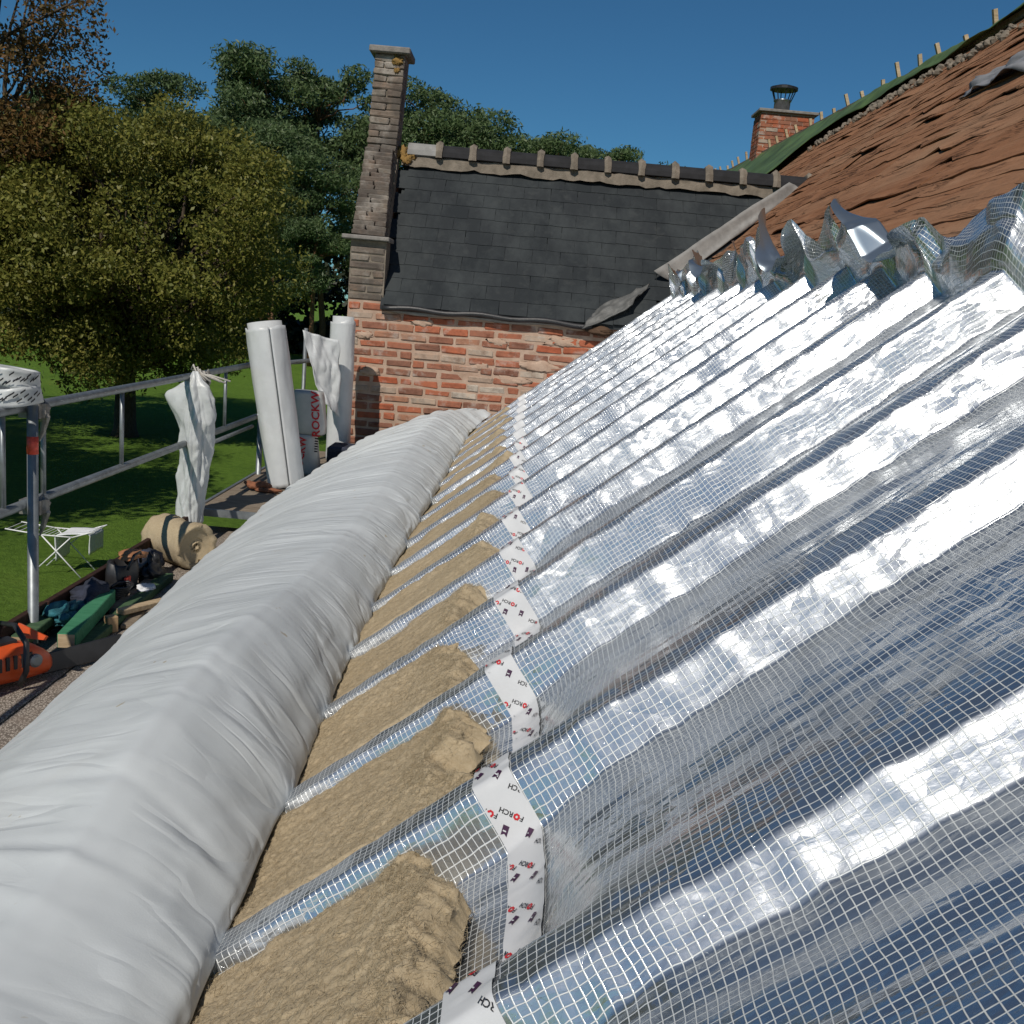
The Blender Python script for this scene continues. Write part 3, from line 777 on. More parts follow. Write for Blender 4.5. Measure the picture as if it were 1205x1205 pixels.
# ================================================================== mineral wool batts in the bays
def make_wool(k):
    ya = Y0 + k * W + .040; yb = ya + W - .080
    n = 130 if k < 2 else (84 if k < 5 else 40); m = 160 if k < 2 else (90 if k < 5 else 46)
    q = np.linspace(0, 1, n)
    ys = ya + (yb - ya) * q
    ra_ = _h(np.array([k]), np.array([5]), 9)[0]
    end = -.190 + .05 * vn(ys * 6, ys*0 + k * 3.1, 15) + .09 * ra_ * (q - .5) + .02 * vn(ys * 31, ys*0 + k, 16) - .05*_h(np.array([k]), np.array([2]), 3)[0]
    if k == 0: end = end - .01
    V = np.zeros((n, m, 3))
    r = np.linspace(0, 1, m)
    S = -.80 + (end[:, None] + .80) * r[None, :]
    Y = np.broadcast_to(ys[:, None], S.shape)
    dist = np.minimum(np.minimum(Y - ya, yb - Y), (end[:, None] - S) * 1.1)
    edge = np.sqrt(np.clip(dist / .035, 0, 1))
    tear = np.exp(-((end[:, None] - S) / .11) ** 2)
    h = -.10 + edge * (.082 + .012 * vn(S * 2, Y * 3 + k, 22)) + .012 * fbm(S * 7, Y * 6 + k * 5, 23, 4) * edge
    h = h + edge * tear * (.55 + .45 * ra_) * (.014 + .018 * fbm(S * 22, Y * 20 + k, 25, 6) + .013 * ridge(S*30 + Y*11, Y*26, 27, 4) - .012*np.maximum(0, ridge(S*17, Y*12 + k, 37, 2) - .3))
    h = h - .012 * np.maximum(0, ridge(S * 5 + Y * 2, Y * 4, 29, 1) - .7) * 3 * edge
    h = h + .0045 * fbm(S * 50, Y * 80, 28, 4) * edge
    Ys = Y + .012 * fbm(S * 14, Y * 9, 33, 3) * (1 - edge * .5)
    wallm = sm((.045 - (end[:, None] - S)) / .045)
    rr_ = np.broadcast_to(r[None, :], S.shape)
    P = RS(S + .010 * fbm(S*25, Y*25, 34, 2) * tear + .020 * wallm * fbm(Y * 34, rr_ * 70, 35, 4), Ys, h + .010 * wallm * edge * fbm(Y * 50, rr_ * 90, 36, 3))
    me = pmesh('mineral_wool_batt', P.reshape(-1, 3), grid_faces(n, m)[:, ::-1], True)
    o = link('mineral_wool_batt', me, None, MT['wool'])
    nm = ('nearest the camera' if k == -1 else '%s bay counted from the camera' % ORD[k + 1])
    props(o, 'tan wool batt between foil ribs, ' + nm, 'insulation batt', 'wool batts in the rafter bays')
    # fuzzy surface of loose fibres
    if k < 7:
        nf = {-1: 16000, 0: 16000, 1: 12000, 2: 9000}.get(k, 5000)
        rg_ = np.random.default_rng(400 + k)
        ne = nf // 4
        ir = rg_.integers(0, n, nf); jr = rg_.integers(0, m, nf)
        jr[:ne] = np.clip(m - 1 - np.abs(rg_.normal(0, m * .09, ne)).astype(int), 0, m - 1)
        c = P[ir, jr] + rg_.normal(0, .0025, (nf, 3)) + N_ * .0015
        d_ = rg_.normal(size=(nf, 3)); d_ -= (d_ @ N_)[:, None] * N_ * np.where(np.arange(nf) < ne, .2, .75)[:, None]
        d_ /= np.linalg.norm(d_, axis=1)[:, None]; d_ = d_ * rg_.uniform(.003, .011, (nf, 1))
        e_ = np.cross(d_, rg_.normal(size=(nf, 3))); e_ /= np.linalg.norm(e_, axis=1)[:, None]
        mid_ = c + e_ * rg_.uniform(.0, .004, (nf, 1)); w_ = np.cross(d_, e_); w_ /= np.linalg.norm(w_, axis=1)[:, None]; w_ *= .00026
        V_ = np.stack([c - d_ - w_, c - d_ + w_, mid_ + w_, mid_ - w_, c + d_ + w_, c + d_ - w_], 1).reshape(-1, 3)
        i6 = np.arange(nf)[:, None] * 6
        F_ = np.concatenate([i6 + np.array([[0, 1, 2, 3]]), i6 + np.array([[3, 2, 4, 5]])])
        props(link('loose_fibre', pmesh('loose_fibre', V_, F_), o, MT['fibre']), kind='stuff')
for k in range(-2, 14): 
    if k >= -1: make_wool(k)
# ================================================================== white membrane rolled out along the eaves
def make_membrane():
    ky = [.4, 1.0, 1.56, 1.8, 2.2, 2.85, 3.9, 5.0, 6.2, 7.7, 8.8, 9.4, 10.0, 10.5, 10.70, 10.82]
    Rx = [-.47,-.47,-.47,-.47,-.49,-.52,-.55,-.565,-.55,-.53,-.52,-.51,-.50,-.44,-.36,-.27]
    Rz = [-1.20,-1.20,-1.20,-1.20,-1.21,-1.24,-1.27,-1.28,-1.26,-1.25,-1.24,-1.23,-1.21,-1.17,-1.11,-1.055]
    Cx = [-.75,-.75,-.75,-.75,-.75,-.75,-.76,-.78,-.79,-.80,-.80,-.78,-.76,-.68,-.52,-.30]
    Cz = [-1.08,-1.10,-1.10,-1.06,-.99,-.98,-1.08,-1.14,-1.13,-1.10,-1.06,-1.05,-1.04,-1.04,-1.05,-1.045]
    Mx = [-1.24,-1.24,-1.24,-1.24,-1.24,-1.25,-1.29,-1.36,-1.40,-1.42,-1.34,-1.26,-1.15,-.93,-.64,-.32]
    Mz = [-1.34,-1.34,-1.34,-1.32,-1.28,-1.28,-1.31,-1.35,-1.36,-1.36,-1.32,-1.28,-1.22,-1.12,-1.08,-1.05]
    Lx = [-1.66,-1.68,-1.70,-1.71,-1.72,-1.74,-1.78,-1.86,-1.93,-1.92,-1.76,-1.63,-1.50,-1.16,-.74,-.34]
    Lz = [-1.79,-1.79,-1.79,-1.79,-1.79,-1.79,-1.79,-1.79,-1.78,-1.72,-1.60,-1.52,-1.40,-1.22,-1.12,-1.06]
    ys = np.concatenate([np.arange(.4, 5, .012), np.arange(5, 10.82, .012)])
    def I(a):
        v = np.interp(ys, ky, a); w = 15; p = np.pad(v, w, mode='edge')
        return np.convolve(p, np.ones(2*w+1)/(2*w+1), 'valid')
    nq = 90
    # profile param: -0.12 tuck under roll on the right .. 1 left toe
    K = [('R', I(Rx), I(Rz)), ('C', I(Cx), I(Cz)), ('M', I(Mx), I(Mz)), ('L', I(Lx), I(Lz))]
    rx, rz = K[0][1:]; cx, cz = K[1][1:]; mx, mz = K[2][1:]; lx, lz = K[3][1:]
    # control polygon with tuck and rounded crest
    far = sm((ys - 9.6) / 1.2)
    pts = [(rx-.03, rz-.06+.04*far), (rx+.004, rz-.025+.02*far), (rx-.012*(1-far), rz+.018*(1-far)), (rx*.62+cx*.38, rz*.60+cz*.40+.022*(1-far)), (rx*.12+cx*.88, rz*.10+cz*.90+.006),
           (cx-.03, cz+.002), (cx*.72+mx*.28, cz*.70+mz*.30+.035*(1-far)), (mx*.7+cx*.3, mz*.68+cz*.32+.05*(1-far)), (mx, mz+.035), (mx*.5+lx*.5, mz*.56+lz*.44+.05*(1-far)), (lx+.03, lz+.11*(1-far)), (lx+.0, lz), (lx+.10, lz-.03)]
    px = np.stack([p[0] for p in pts], 1); pz = np.stack([p[1] for p in pts], 1)
    tk = np.linspace(0, 1, len(pts)); q = np.linspace(0, 1, nq)
    X = np.stack([np.interp(q, tk, px[i]) for i in range(len(ys))]); Z = np.stack([np.interp(q, tk, pz[i]) for i in range(len(ys))])
    ker = np.array([0, 1, 2, 3, 2, 1, 0.]); ker /= ker.sum()
    def smq(a):
        p = np.pad(a, ((0,0),(3,3)), mode='edge')
        return sum(ker[j] * p[:, j:j+nq] for j in range(7))
    X = smq(X); Z = smq(Z)
    Y = np.broadcast_to(ys[:, None], X.shape).copy(); Q = np.broadcast_to(q[None, :], X.shape)
    # local normal in the section
    dx = np.gradient(X, axis=1); dz = np.gradient(Z, axis=1); l = np.hypot(dx, dz) + 1e-6
    nx, nz = dz / l, -dx / l
    sgn = np.where(nz.mean() > 0, 1, -1); nx, nz = nx * sgn, nz * sgn
    # creases: straight on the right flank, fanning obliquely over the left flank
    u = np.clip((Q - .36) / .6, 0, 1); v = np.clip((.40 - Q) / .3, 0, 1)
    u = u * u * (1.6 - .6 * u)
    yy = Y - 1.0 * u * (1 - .5 * sm((Y - 5) / 4)) + .05 * v + .06 * vn(Y * 1.5, Q * 3, 4)
    dens = 1 + .9 * sm((Y - 4.5) / 4.5)
    wx = np.cumsum(np.gradient(Y, axis=0) * dens, axis=0) + (yy - Y) * dens
    big = ridge(wx / .36, u * .5 + v * 1.1, 101, 1)
    midw = ridge(wx / .16 + .4 * u, u * .9 - v * 1.4, 105, 1)
    fine = fbm(wx / .055, u * 2.2 + v * 2, 109, 2)
    edgef = (1 - .5 * np.exp(-((Q - .36) / .09) ** 2)) * sm(Q / .12) * sm((1.02 - Q) / .2)
    soft = fbm(Y / .5, Q * 3.2, 113, 3)
    val = lambda t_: np.maximum(0, 1 - np.abs(t_) / .10)
    cre = val(vn(wx / .30, u * .45 + v * .9 + 3, 131)) + .7 * val(vn(wx / .17 + .3 * u, u * .8 - v * 1.2, 133)) * sm(vn(Y / .5, Q * 5, 134) + .4) + .5*val(vn(wx / .5 - u, u * 1.6 + v, 137))
    h = -.0055 * cre * edgef + (.011 * big + .009 * midw * (.4 + .6 * sm(fbm(Y/.6, Q*4, 120, 2) + .5)) + .001 * fine + .012 * soft) * edgef * (1 - .45 * far[:, None])
    # pleats at the twisted far end
    pl = np.sin(2 * np.pi * (Y * 5.2 - 1.6 * u + .3 * v) + 1.3 * vn(Y * 2, Q * 2, 6))
    h = h + .009 * pl * sm((Y - 7.0) / 2) * edgef
    X = X + nx * h; Z = Z + nz * h
    me = pmesh('underlay_membrane', np.stack([X, Y, Z], 2).reshape(-1, 3), grid_faces(len(ys), nq), True)
    set_uv(me, np.stack([wx.ravel(), (Q * 1.6).ravel()], 1))
    o = link('underlay_membrane', me, None, MT['membrane'])
    props(o, 'long white creased membrane draped along the eaves from foreground to brick wall', 'membrane')
make_membrane()

# ================================================================== brick wing with slate roof
D = 10.9
wing = empty('brick_outbuilding', (0, D + 1.5, GZ), 'old red brick wing with dark slate roof joining the main roof', 'building')
XL = -1.90; RY, RZW = 12.3, 1.60
mb = MB()
mb.prism([(XL, GZ), (3.4, GZ), (3.4, -.02), (XL, -.02)], .30, Matrix(((1,0,0,0),(0,0,1,D),(0,1,0,0),(0,0,0,1))))
wall = mb.build('wall', MT['mortar'], wing)
mb = MB()
mb.box((XL, D+.301, GZ), (XL+.3, 13.7, -.02))
mb.prism([(D+.05, -.019), (13.7, -.019), (RY, RZW-.12)], .3, Matrix(((0,0,1,XL),(1,0,0,0),(0,1,0,0),(0,0,0,1))))
mb.box((XL+.301, 13.45, GZ), (3.4, 13.7, -.02))
mb.build('side_wall', MT['farbrick'], wing)
def brick_mesh(L, Hh, Dp, seed):
    bm = bmesh.new(); bmesh.ops.create_cube(bm, size=1)
    for v in bm.verts: v.co = Vector((v.co.x*L, v.co.y*Dp, v.co.z*Hh))
    bmesh.ops.bevel(bm, geom=bm.edges[:], offset=.010, segments=1, affect='EDGES')
    rr = random.Random(seed)
    for v in bm.verts: v.co += Vector((rr.uniform(-.007,.007), rr.uniform(-.004,.004), rr.uniform(-.005,.005)))
    me = bpy.data.meshes.new('brick'); bm.to_mesh(me); bm.free(); me.materials.append(MT['brick'])
    return me
BM_ = [brick_mesh(.262, .070, .09, i) for i in range(6)]
BH = [brick_mesh(.122, .070, .09, i + 20) for i in range(4)]
z = -2.25; r_ = 0
while z < -.06:
    x = XL + .004; alt = r_ % 2; k = 0
    lim = (z + .828) / TA + .30
    while x < min(lim, 1.2):
        half = (k == 0 and alt) or random.random() < .10
        L = .128 if half else .268
        if x + L > -1.95:
            o = link('brick', random.choice(BH if half else BM_), wall)
            jx = random.uniform(-.008, .008) if k else 0
            o.location = (x + L/2 + jx, D + .045 - .010 + random.uniform(-.006, .006), z + random.uniform(-.006, .006))
            o.rotation_euler = (random.uniform(-.03,.03), random.uniform(-.022,.022), random.choice((0, math.pi)) + random.uniform(-.02,.02))
            if random.random() < .12: o.scale = (1, 1, .86)
        x += L + random.uniform(.013, .022); k += 1
    z += .0945; r_ += 1
# smeared mortar patches on the right part of the wall
for i, (x, z, w, h_) in enumerate(((.15,-.55,.42,.10),(-.12,-.72,.34,.08),(.36,-.28,.36,.10),(-.45,-.60,.16,.07),(-1.1,-.2,.2,.08),(-1.62,-.75,.2,.1),(-.3,-.33,.22,.08),(-1.7,-.38,.18,.08))):
    mb = MB(); mb.blob((x, D - .005, z), (w/2, .011, h_/2), 40 + i, .7, 10, 22, 2.4)
    mb.build('mortar_smear', MT['mortar'], wall, True)

# pale quoin pillar, sloping parapet and chimney stack on the left gable
BP = [brick_mesh(.175, .066, .20, i + 50) for i in range(4)]
BP2 = [brick_mesh(.36, .066, .20, i + 60) for i in range(3)]
for me in BP + BP2: me.materials.clear(); me.materials.append(MT['palebrick'])
mb = MB(); mb.box((XL-.005, D+.012, -.019), (XL+.365, D+.30, .585)); par = mb.build('gable_parapet', MT['greymortar'], wing)
def course(parent, x0, y0, z, rz=0, single=False, sc=(1,1,1)):
    if single:
        o = link('brick', random.choice(BP2), parent); o.location = (x0 + .18*sc[0], y0, z); o.rotation_euler = (0, random.uniform(-.02,.02), rz); o.scale = sc
    else:
        s1 = random.uniform(.55, 1.35)
        for k, (w_, c_) in enumerate(((s1, .175*s1/2), (1.92 - s1, .012 + .175*s1 + .175*(1.92 - s1)/2))):
            o = link('brick', random.choice(BP), parent); o.location = (x0 + (c_ + .006)*sc[0], y0 + random.uniform(-.008,.008), z + random.uniform(-.004,.004))
            o.rotation_euler = (0, random.uniform(-.03,.03), rz + random.uniform(-.03,.03)); o.scale = (sc[0]*w_, sc[1], sc[2])
z = .02; i = 0
while z < .56:
    course(par, XL-.005, D+.098, z, single=(i % 2 == 0)); z += .078; i += 1
mb = MB(); mb.box((XL-.09, D-.07, .588), (XL+.40, D+.32, .632)); mb.build('corbel_ledge', MT['cap'], wing, bevel=.008)
# parapet slope
np_ = 14
mb = MB()
for i in range(np_):
    q = i / (np_ - 1); y = D + .12 + (RY - D - .35) * q; z = .63 + (1.55 - .60) * q
    mb.box((XL + .015 - .07*q, y + .03, -.01), (XL + .335 - .07*q, y + .15, z - .01))
mb.build('parapet_core', MT['greymortar'], par)
for i in range(np_ + 6):
    q = i / (np_ + 5); y = D + .10 + (RY - D - .35) * q; z = .665 + (1.58 - .62) * q
    course(par, XL - .005 - .085*q, y, z, single=(i % 3 == 0), sc=(.98 - .10*q, .9, .86))
# chimney stack at the ridge
mb = MB()
mb.prism([(XL-.085,1.45),(XL+.235,1.45),(XL+.285,2.66),(XL-.045,2.66)], .34, Matrix(((1,0,0,0),(0,0,1,RY-.22),(0,1,0,0),(0,0,0,1))))
st = mb.build('chimney_stack', MT['greymortar'], wing)
z = 1.52; i = 0
while z < 2.64:
    q = (z - 1.5) / 1.15
    course(st, XL - .095 + .045*q, RY - .145, z, single=(i % 2 == 1), sc=(.945, 1, 1.04))
    z += .0735; i += 1
mb = MB(); mb.box((XL-.11, RY-.31, 2.665), (XL+.345, RY+.19, 2.735)); mb.build('chimney_cap', MT['cap'], wing, bevel=.012)
for i, (x, y, z, r) in enumerate(((XL+.21, RY-.252, 2.60, .05), (XL+.20, RY-.252, 2.50, .03), (XL+.30, RY-.12, 1.66, .07), (XL+.40, RY-.12, 1.63, .05), (XL+.35, RY-.13, 1.58, .05))):
    mb = MB(); mb.blob((x, y, z), (r, .008 if i < 2 else .014, r*.8), i, 1.2, 9, 16, 4)
    mb.build('lichen', MT['lichen'], st, True)

# slates
sl = (RZW - .0) / (RY - D + .06); nl = math.hypot(RY - D + .06, RZW); SLY, SLZ = (RY - D + .06) / nl, RZW / nl
mb = MB()
mb.prism([(D-.06, -.055), (RY, RZW-.055), (13.9, -.055), (13.9, -.09), (RY, RZW-.12), (D-.06, -.10)], 5.2, Matrix(((0,0,1,XL+.345),(1,0,0,0),(0,1,0,0),(0,0,0,1))))
roof = mb.build('roof', MT['slate'], wing)
def slate_mesh(w, seed):
    rr = random.Random(seed); L = .30; t = .009
    lo = [(-w/2 + rr.uniform(0,.004), rr.uniform(-.004,.004)), (-w/6, rr.uniform(-.005,.005)), (w/6, rr.uniform(-.005,.005)), (w/2 - rr.uniform(0,.004), rr.uniform(-.004,.004)), (w/2, L), (-w/2, L)]
    m_ = MB().prism(lo, t, Matrix.Identity(4))
    me = pmesh('slate', np.array(m_.v), m_.f); me.materials.append(MT['slate']); return me
SM = [slate_mesh(.298, i) for i in range(5)]
fr = frame((0,0,0), (1,0,0), (0, SLY, SLZ))
d = -.02; r_ = 0
while d < nl - .10:
    y = D - .06 + SLY * d; z = SLZ * d - .05
    x = XL + .53 - (.15 if r_ % 2 else 0)
    xmax = (z + .828) / TA + .28 if z < .954 else 2.2 + (z - .954)/.96 + .30
    while x < min(xmax, 3.2):
        o = link('slate', random.choice(SM), roof)
        tl = rad(1.7) + random.uniform(-.006, .006)
        o.matrix_local = Matrix.Translation((x, y, z)) @ fr @ Matrix.Translation((0, random.uniform(-.006,.006), .018)) @ Matrix.Rotation(-tl, 4, 'X') @ Matrix.Rotation(random.uniform(-.012,.012), 4, 'Z')
        x += .2995
    d += .195; r_ += 1
# eaves: black gutter edge with mortar fillet
mb = MB()
xs = np.linspace(XL + .37, .66, 24)
mb.tube([(x, D - .085, -.075 + .012*math.sin(x*9) - .02*max(0, x)) for x in xs], .030, 7); mb.build('eaves_edge', MT['blackp'], wing, True)
mb = MB(); mb.tube([(x, D - .022, -.098 + .012*math.sin(x*7)) for x in xs], .026, 6); mb.build('eaves_fillet', MT['palefelt'], wing, True)
# ridge of dark tiles with mortar collars
mb = MB()
nx = 60; V = []
xs = np.linspace(XL+.30, 2.86, nx)
for x in xs:
    w = .12 + .018 * float(vn(x*6, 1.1, 3)); 
    V += [(x, RY-w, RZW - .085 + .02*float(vn(x*9, 0, 4))), (x, RY-w*.9, RZW+.03+.012*float(vn(x*11, 2, 4))), (x, RY, RZW+.075), (x, RY+w*.9, RZW+.03), (x, RY+w, RZW-.06)]
F = [(i*5+j, (i+1)*5+j, (i+1)*5+j+1, i*5+j+1) for i in range(nx-1) for j in range(4)]
mb.add(V, F); rb = mb.build('ridge_bedding', MT['greymortar'], wing)
x = XL + .36; k = 0
while x < 2.75:
    ln = .385
    m_ = MB(); n = 9; V = []
    rr = .135
    for xx in (x, x + ln - .05):
        for i in range(n):
            a = math.pi * (i / (n - 1)); V.append((xx, RY - rr*math.cos(a), RZW + .045 + rr*1.05*math.sin(a)))
        for i in range(n):
            a = math.pi * (1 - i / (n - 1)); V.append((xx, RY - (rr-.02)*math.cos(a), RZW + .035 + (rr-.02)*math.sin(a)))
    nn = 2*n
    F = [(i, (i+1) % nn, nn + (i+1) % nn, nn + i) for i in range(nn)] + [tuple(range(nn))[::-1], tuple(range(nn, 2*nn))]
    m_.add(V, F); m_.build('ridge_tile', MT['palefelt'] if k == 0 else MT['ridgetile'], rb)
    m_ = MB(); V = []
    for xx, r2 in ((x + ln - .066, .155), (x + ln - .03, .180), (x + ln + .014, .158)):
        for i in range(n):
            a = math.pi * (i / (n - 1)); V.append((xx + random.uniform(-.006,.006), RY - r2*math.cos(a), RZW + .028 + (r2+random.uniform(0,.012))*1.12*math.sin(a)))
    F = [(j*n+i, j*n+i+1, (j+1)*n+i+1, (j+1)*n+i) for j in range(2) for i in range(n-1)] + [tuple(range(n)), tuple(range(2*n, 3*n))[::-1]]
    m_.add(V, F); m_.build('mortar_collar', MT['greymortar'], rb)
    x += ln; k += 1
# valley flashing and dressed lead apron
def strip(name, mat, A, B, wA, wB, parent, lift=.03, seed=3, n=26, m=7, amp=.015):
    A, B = Vector(A), Vector(B); V = []
    for i in range(n):
        q = i/(n-1); c = A.lerp(B, q); w = wA + (wB-wA)*q
        for j in range(m):
            t_ = j/(m-1) - .5
            V.append((c.x + w*t_*.75, c.y + .10*t_ + .05*math.sin(q*3.1), c.z + abs(t_)*w*.35 + lift*(1 - .5*abs(t_)) + .05*math.sin(q*3.14)*(.25 - t_*t_)*4*w + amp*float(fbm(q*6, t_*4, seed, 3))))
    me = pmesh(name, np.array(V), grid_faces(n, m), True); o = link(name, me, parent, mat)
    md = o.modifiers.new('t', 'SOLIDIFY'); md.thickness = .008
strip('valley_flashing', MT['palefelt'], (1.45, 11.25, .42), (2.90, 12.15, 1.60), .46, .30, wing, .05)
ap = sheet('lead_apron', MT['lead'], None, None, [(.56, 10.74, -.12), (1.05, 10.84, .17), (1.25, 11.16, .40), (.70, 10.98, .10)], 26, 16, .035, 3.2, 9, .012)
ap.parent = wing; ap.matrix_parent_inverse = Matrix.Translation(-wing.location)
mb = MB(); mb.blob((.74, 10.84, -.13), (.16, .07, .05), 3, .6, 10, 16); mb.build('broken_corner', MT['beam'], wing, True)
# ================================================================== scaffold
SX = -2.35; DZ = -1.80
scaf = empty('scaffold', (SX, 6, GZ), 'galvanised tube scaffold with guard rails and decks along the eaves', 'scaffold')
def tube(name, pts, r, mat='galv', parent=scaf, n=10):
    mb = MB(); mb.tube(pts, r, n); return mb.build(name, MT[mat], parent, True)
tube('guard_rail', [(SX, 2.2, -.645), (SX, 9.06, -.645)], .024)
tube('guard_rail', [(SX, 2.2, -1.115), (SX, 9.10, -1.115)], .024)
tube('guard_rail', [(SX-.02, 7.9, -1.20), (SX-.02, 9.05, -1.20)], .016)
tube('guard_rail', [(SX, 9.04, -.66), (-1.95, 10.6, -.63)], .021)
for y in (4.80, 7.34, 9.05):
    p = tube('standard', [(SX+.052, y, GZ+.02), (SX+.052, y, -.625 if y < 9 else -.55)], .0255, n=14)
    if y < 5:
        mb = MB(); mb.lathe([(.0262, 0), (.0262, .085)], (SX+.052, y, -.86), 18); mb.build('red_sticker', MT['redlabel'], p, True)
tube('standard', [(SX+.10, 10.55, GZ+.02), (SX+.10, 10.55, -.35)], .02)
tube('standard', [(-1.93, 7.62, GZ+.02), (-1.93, 7.62, -1.68)], .022)
for y in (4.62, 5.02, 6.02, 8.12, 3.4):
    tube('baluster', [(SX, y, -.65), (SX, y, -1.11)], .0135, n=8)
def coupler(y, z):
    mb = MB()
    mb.box((SX-.03, y+.03, z-.035), (SX+.07, y+.10, z+.035))
    mb.tube([(SX+.03, y+.05, z+.02), (SX+.075, y+.085, z-.01), (SX+.06, y+.09, z-.10), (SX+.045, y+.085, z-.15)], [.02,.017,.014,.004], 7)
    mb.tube([(SX+.05, y+.09, z+.04), (SX+.085, y+.08, z-.03), (SX+.065, y+.10, z-.09)], [.012,.016,.008], 6)
    mb.blob((SX+.06, y+.09, z), (.03,.035,.05), int(y*7), .7, 7, 9)
    mb.build('coupler', MT['steel'], scaf)
for y in (4.80, 7.34):
    coupler(y, -.66); coupler(y, -1.13)
for k, (ya, yb) in enumerate(((1.2, 4.865), (4.88, 7.62))):
    for x0, x1 in ((-2.30, -1.985), (-1.975, -1.66)):
        mb = MB(); mb.box((x0, ya, DZ-.045), (x1, yb, DZ)); mb.build('deck_board', MT['deck'], scaf, bevel=.004)
    mb = MB(); mb.box((-2.31, yb-.03, DZ-.10), (-1.5, yb+.03, DZ-.047)); mb.build('transom', MT['galv'], scaf)
mb = MB(); mb.box((-2.04, 4.845, DZ+.001), (-1.66, 4.905, DZ+.018)); mb.build('deck_batten', MT['deckwood'], scaf, bevel=.003)
for x0, x1 in ((-2.32, -1.89), (-1.88, -1.45)):
    mb = MB(); mb.box((x0, 7.40, -1.665), (x1, 10.75, -1.625)); mb.build('upper_deck_board', MT['deckwood'], scaf, bevel=.004)
mb = MB(); mb.box((-2.34, 7.37, -1.672), (-1.43, 7.398, -1.618)); mb.build('upper_deck_rim', MT['galv'], scaf)
mb = MB(); mb.box((-2.345, 7.40, -1.672), (-2.322, 10.7, -1.616)); mb.build('upper_deck_rim', MT['galv'], scaf)
for i, (ya, yb, h_) in enumerate(((2.0, 4.98, .155), (5.0, 6.10, .15), (6.12, 7.35, .16))):
    mb = MB(); mb.box((-2.345, ya, DZ-.02), (-2.312, yb, DZ+h_)); mb.build('toe_board', MT['toe'], scaf, bevel=.003)

# ---- strap coil hung over the rail end
t = empty('strap_coil', (SX, 4.72, -.62), 'coil of white printed strapping hooked over the near end of the top rail', 'strap')
def coil(y0, y1, zc, r, seed):
    mb = MB(); n = 40; m = 7
    V = []
    for i in range(n):
        a = 2*math.pi*i/n
        for j in range(m):
            q = j/(m-1); w = .008*float(vn(a*1.7, q*3, seed))
            V.append((SX + (r+w)*math.cos(a)*1.05, y0 + (y1-y0)*.5 + (r+w)*math.sin(a)*1.15, zc - .043 + .086*q + .015*math.sin(a+seed)))
    F = [(i*m+j, ((i+1)%n)*m+j, ((i+1)%n)*m+j+1, i*m+j+1) for i in range(n) for j in range(m-1)]
    mb.add(V, F); return mb
for k, (zc, r) in enumerate(((-.578, .112), (-.495, .106))):
    o = coil(4.60, 4.86, zc, r, k*3+1).build('strap_turn', MT['sack'], t, True)
    md = o.modifiers.new('t', 'SOLIDIFY'); md.thickness = .012
    mb = MB()
    for i in range(26):
        a = math.pi + 2.6*(i/26 - .5)*1.6 - .6; zz = zc + random.uniform(-.026, .026); rr = r + .0115
        da = .085
        P = [(SX+rr*1.05*math.cos(a+b), 4.73+rr*1.15*math.sin(a+b), zz+c) for b, c in ((-da,-.006),(da,.010),(da,.018),(-da,.002))]
        mb.add(P, [(0,1,2,3)])
    for i in range(22):
        a = -.2 - 2.6*i/22; zz = zc + random.uniform(-.026, .026); rr = r + .0115; da = .085
        P = [(SX+rr*1.05*math.cos(a+b), 4.73+rr*1.15*math.sin(a+b), zz+c) for b, c in ((-da,-.006),(da,.010),(da,.018),(-da,.002))]
        mb.add(P, [(3,2,1,0)])
    props(mb.build('strap_print', MT['black'], o), kind='stuff')

# ---- white woven sack tied to the middle standard
def make_sack():
    n, m = 150, 80
    zz = np.linspace(-.60, -1.72, n)
    prof_r = np.interp(-zz, [.60,.66,.70,.78,.95,1.15,1.35,1.55,1.68,1.72], [.015,.040,.075,.095,.105,.095,.085,.085,.075,.05])
    a = np.linspace(0, 2*np.pi, m, endpoint=False)
    A, Z = np.meshgrid(a, zz)
    fold = ridge(np.cos(A)*1.6 + Z*1.1, np.sin(A)*1.6 + Z*.7, 201, 3)
    cr_ = 1.3 * vl(np.cos(A)*2.6 + Z*7, np.sin(A)*2.6 - Z*5, 207) + .8 * vl(np.cos(A)*5 - Z*11, np.sin(A)*5 + Z*13, 209)
    R_ = prof_r[:, None] * (1 + .30*fold + .12*cr_)
    cxv = SX + .06 + .02*np.sin(Z*5); cyv = 7.20 + .02*np.cos(Z*4)
    # loose ear on the left side near the top
    ear = np.exp(-((A-np.pi)/.38)**2) * np.exp(-((Z+.84)/.10)**2) * .12
    X = cxv + (R_ + ear) * np.cos(A); Y = cyv + R_ * np.sin(A) * .8
    V = np.stack([X, Y, Z + ear*.35], 2).reshape(-1, 3)
    i, j = np.meshgrid(np.arange(n-1), np.arange(m), indexing='ij')
    F = np.stack([i*m+j, (i+1)*m+j, (i+1)*m+(j+1)%m, i*m+(j+1)%m], 2).reshape(-1, 4)
    o = link('hanging_sack', pmesh('hanging_sack', V, F, True), None, MT['sack'])
    props(o, 'crumpled white woven sack tied to the middle scaffold post', 'sack')
    mb = MB()
    for i in range(7):
        x = SX + .04 + .015*i; mb.tube([(x-.03, 7.24, -.60), (x-.01+.02*math.sin(i), 7.22, -.56-.015*i), (x+.02, 7.21, -.62), (x+.05+.02*i, 7.20, -.66+.01*math.cos(i*2))], .007, 5)
    mb.build('tie_string', MT['rope'], o, True)
make_sack()

